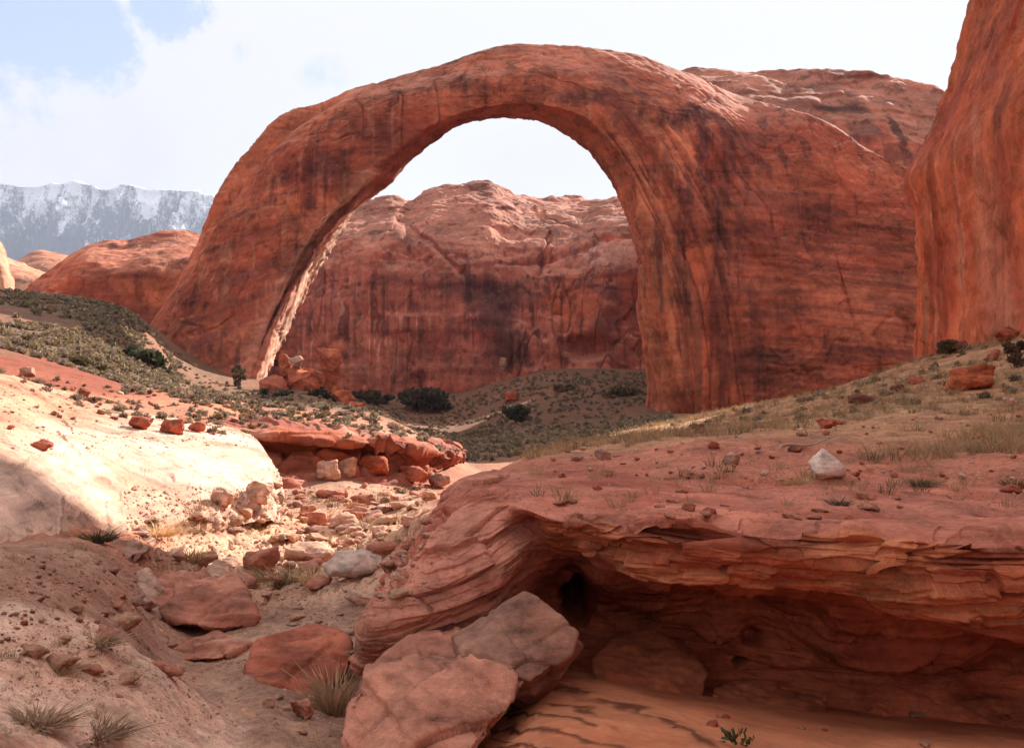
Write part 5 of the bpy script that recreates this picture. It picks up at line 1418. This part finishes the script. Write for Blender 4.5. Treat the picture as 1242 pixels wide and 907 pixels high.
def woody(name, label, cat, px, py, w, h, cols, seed, Y=None, n=1500, low=.12, gaps=.5, lumps=16, leaf=.10):
    """a juniper or big bush: trunk with limbs, crown of leaf clumps with gaps"""
    g = np.random.default_rng(seed)
    if Y: p = W(px, py, Y); z, _ = drop(p[0], p[1]); p[2] = p[2] if z is None else min(z, p[2] + .5)
    else:
        p, nrm = hit(px, py)
        if p is None: return
    k = p[1] / FPX; ww, hh = w * k, h * k
    root = bpy.data.objects.new(name, None); COLL.objects.link(root); root.location = p; root.empty_display_size = .3
    tag(root, label, cat)
    bm = bmesh.new(); tops = []
    for i in range(5):
        a = g.uniform(0, 6.28); r = g.uniform(.15, .42) * ww
        e = np.array([math.cos(a) * r, math.sin(a) * r, hh * g.uniform(.45, .85)]); m_ = e * np.array([.35, .35, .5])
        limb(bm, (0, 0, -.1 * hh), m_, .05 * ww, .035 * ww); limb(bm, m_, e, .035 * ww, .012 * ww); tops.append(e)
    tm = bpy.data.meshes.new('trunk'); bm.to_mesh(tm); bm.free()
    at = tm.color_attributes.new('Col', 'FLOAT_COLOR', 'POINT')
    at.data.foreach_set('color', np.tile([.12, .085, .065, 1.0], len(tm.vertices)).astype(np.float32)); tm.materials.append(M_BARK)
    link('trunk', tm, root)
    lc = np.stack([g.normal(size=lumps) * .24, g.normal(size=lumps) * .24, g.uniform(low, .92, lumps)], -1)
    lc[:, :2] *= (1.15 - .6 * np.abs(lc[:, 2:3] - .45)); lr = g.uniform(.10, .20, lumps)
    kk = g.integers(lumps, size=n); d = g.normal(size=(n, 3)); d /= np.linalg.norm(d, axis=1, keepdims=True)
    P = lc[kk] + d * (g.random((n, 1)) ** .4) * lr[kk][:, None] * np.array([1, 1, .8])
    P[:, :2] = np.clip(P[:, :2], -.56, .56); P[:, 2] = np.clip(P[:, 2], low * .4, 1.05)
    tone = g.uniform(.75, 1.3, lumps)[kk]
    V, Q, c = leaves(g, P * np.array([ww, ww, hh]), leaf * ww, *cols, aspect=.7, up=.2)
    me = new_mesh('crown', V, quads=Q, col=c * np.repeat(tone, 4)[:, None], mat=M_LEAF, smooth=False)
    link('crown', me, root)
    return root


for i, a in enumerate([
    ('juniper', 'dark round juniper in front of the left leg of the arch', 'tree', 338, 508, 40, 42, DG_, 170),
    ('juniper', 'darkest dense juniper just right of the rubble pile', 'tree', 390, 517, 40, 40, DG_, 165),
    ('juniper', 'spreading dark juniper on the slope left of the arch foot', 'tree', 168, 465, 66, 34, DG_, 118),
    ('shrub', 'dark reddish brown shrub left of the spreading juniper', 'shrub', 105, 472, 42, 32, OLV, 86),
    ('shrub', 'small dark shrub near the middle of the shaded left slope', 'shrub', 70, 432, 16, 17, DG_, 112),
    ('shrub', 'slender green shrub beside the base of the left leg', 'shrub', 290, 474, 16, 30, OLV, 186),
    ('shrub', 'dark bush on the rim right of the darkest juniper', 'shrub', 452, 524, 28, 22, DG_, 120),
    ('shrub', 'grey green bush left of the bush on the rim', 'shrub', 436, 521, 18, 18, OLV, 125),
    ('juniper', 'lone dark juniper on the slope seen under the arch', 'tree', 627, 511, 28, 26, DG_, 225),
    ('shrub', 'wide grey green thicket at the foot of the cliff seen under the arch', 'shrub', 505, 500, 64, 30, ((.16, .14, .09), (.09, .08, .05)), 300),
    ('shrub', 'low olive thicket left of the grey green one under the cliff', 'shrub', 452, 494, 40, 16, OLV, 305),
    ('shrub', 'olive spreading bush near the right leg of the arch', 'shrub', 757, 487, 44, 13, OLV, 255),
    ('shrub', 'small olive bush on the slope crest under the arch', 'shrub', 690, 482, 34, 12, OLV, 275),
    ('shrub', 'dark brown bush at the foot of the right hand cliff', 'shrub', 1188, 442, 36, 28, ((.12, .055, .04), (.06, .035, .025)), None),
    ('shrub', 'dark olive bush cut by the right edge of the frame', 'shrub', 1232, 446, 34, 30, ((.11, .075, .045), (.06, .04, .028)), None),
    ('shrub', 'low grey bush higher up against the right hand cliff', 'shrub', 1148, 430, 28, 16, OLV, None),
    ('shrub', 'olive bush on the shaded top of the left slope', 'shrub', 30, 418, 22, 12, OLV, None),
]): woody(a[0], a[1], a[2], a[3], a[4], a[5], a[6], a[7], 300 + i, a[8])


def tuft(name, label, cat, px, py, w, h, cols, seed, n=160, lean=.6):
    g = np.random.default_rng(seed); loc, nrm = hit(px, py)
    if loc is None: return
    k = loc[1] / FPX
    V, Q, T, c = grass_geo(g, n, 1.0, *cols, lean=lean)
    V = V * np.array([w * k, w * k, h * k]); me = new_mesh(name, V, quads=Q, tris=T, col=c, mat=M_LEAF, smooth=False)
    o = link(name, me); o.location = loc; return tag(o, label, cat)


for i, a in enumerate([
    ('grass_tuft', 'big clump of pale straw grass in the sunny wash', 346, 712, 46, 24, STR, 300),
    ('grass_tuft', 'second straw clump right of the big one in the wash', 380, 708, 26, 16, STR, 200),
    ('grass_tuft', 'olive tuft at the edge of the shadow above the thin slab', 118, 657, 32, 13, OLV, 260),
    ('grass_tuft', 'tan tuft on the rim of the dark slab beside the pink stone', 232, 680, 26, 16, STR, 200),
    ('grass_tuft', 'brown grass tuft on the shaded bank left of the pale block', 118, 782, 44, 10, DRY, 300),
    ('grass_tuft', 'dark dry grass clump low on the sandy bank near the bottom left', 45, 880, 62, 13, DRY, 400),
    ('grass_tuft', 'brown dry clump right of the one at the bottom left', 120, 895, 56, 13, DRY, 400),
    ('grass_tuft', 'thin brown grass on the sandy bank halfway down the left', 70, 815, 40, 9, DRY, 240),
    ('grass_tuft', 'straw tuft left of the white boulder on the bench', 965, 588, 26, 12, STR, 160),
    ('grass_tuft', 'small green tuft near the lip of the overhang', 1018, 613, 22, 10, OLV, 140),
    ('grass_tuft', 'olive tuft on the bare bench right of the white boulder', 1120, 590, 24, 11, OLV, 140),
    ('grass_tuft', 'dry brown brush in front of the big split slab', 405, 862, 44, 50, DRY, 260),
    ('grass_tuft', 'small grass tuft at the far right of the bench', 1232, 592, 22, 12, OLV, 140),
    ('grass_tuft', 'tuft of yellow grass under the foot of the sunlit ledge', 190, 650, 40, 14, STR, 240),
]): tuft(a[0], a[1], 'grass tuft', *a[2:7], 500 + i, a[7])


def sprig():
    g = np.random.default_rng(9)
    for (px, py, w, lab) in ((888, 905, 34, 'little green sprig growing in the sand at the bottom edge'), (906, 906, 22, 'darker sprig just right of the little green one at the bottom edge')):
        loc, nrm = hit(px, py)
        if loc is None: continue
        k = loc[1] / FPX; n = 26
        a = g.uniform(0, 6.28, n); r = g.random(n) * .5
        P = np.stack([np.cos(a) * r, np.sin(a) * r * .5, .1 + g.random(n) * .75 * (r + .3)], -1) * w * k
        V, Q, c = leaves(g, P, w * k * .26, (.10, .115, .04), (.055, .06, .025), .4, 1.0)
        me = new_mesh('sprig', V, quads=Q, col=c, mat=M_LEAF, smooth=False)
        o = link('sprig', me); o.location = loc; tag(o, lab, 'plant')


sprig()


def log():
    a, _ = hit(946, 548); b, _ = hit(1012, 538)
    if a is None or b is None: return
    a = a + np.array([0, 0, .06]); b = b + np.array([0, 0, .12]); n = 28; L = np.linalg.norm(b - a)
    bm = bmesh.new(); prev = None; seg = 8
    for i in range(n + 1):
        t_ = i / n; c = a + (b - a) * t_ + np.array([0, .08 * math.sin(t_ * 5), .05 * math.sin(t_ * 7 + 1)]); r = L * .013 * (1 - .6 * t_) * (1 + .15 * math.sin(i * 2.1))
        q = Vector(b - a).to_track_quat('Z', 'Y')
        ring = [bm.verts.new(Vector(c) + q @ Vector((math.cos(k * 6.2832 / seg) * r, math.sin(k * 6.2832 / seg) * r, 0))) for k in range(seg)]
        if prev:
            for k in range(seg): bm.faces.new((prev[k], prev[(k + 1) % seg], ring[(k + 1) % seg], ring[k]))
        else: bm.faces.new(ring[::-1])
        prev = ring
    bm.faces.new(prev)
    me = bpy.data.meshes.new('weathered_log'); bm.to_mesh(me); bm.free()
    at = me.color_attributes.new('Col', 'FLOAT_COLOR', 'POINT'); at.data.foreach_set('color', np.tile([.46, .36, .29, 1.0], len(me.vertices)).astype(np.float32))
    me.materials.append(M_BARK)
    tag(link('weathered_log', me), 'bleached dead log lying in the grass behind the white boulder', 'log')


log()


# ------------------------------------------------------------------ the air
def haze():
    lo, hi = (-11000, -11000, -60), (11000, 11000, 1950)
    bm = bmesh.new(); bmesh.ops.create_cube(bm, size=1.0)
    for v in bm.verts: v.co = Vector([lo[i] if v.co[i] < 0 else hi[i] for i in range(3)])
    me = bpy.data.meshes.new('haze'); bm.to_mesh(me); bm.free()
    m = bpy.data.materials.new('haze'); m.use_nodes = True
    k = NT(m.node_tree); k.n.clear()
    v = k.add('ShaderNodeVolumePrincipled', Color=(.66, .75, 1.0, 1), Density=HAZE)
    v.inputs['Anisotropy'].default_value = .2
    k.l.new(v.outputs[0], k.add('ShaderNodeOutputMaterial').inputs[1])
    me.materials.append(m)
    tag(link('haze', me), 'thin bluish haze in the air towards the mountain', 'haze', kind='stuff')


HAZE = 3.6e-5
haze()
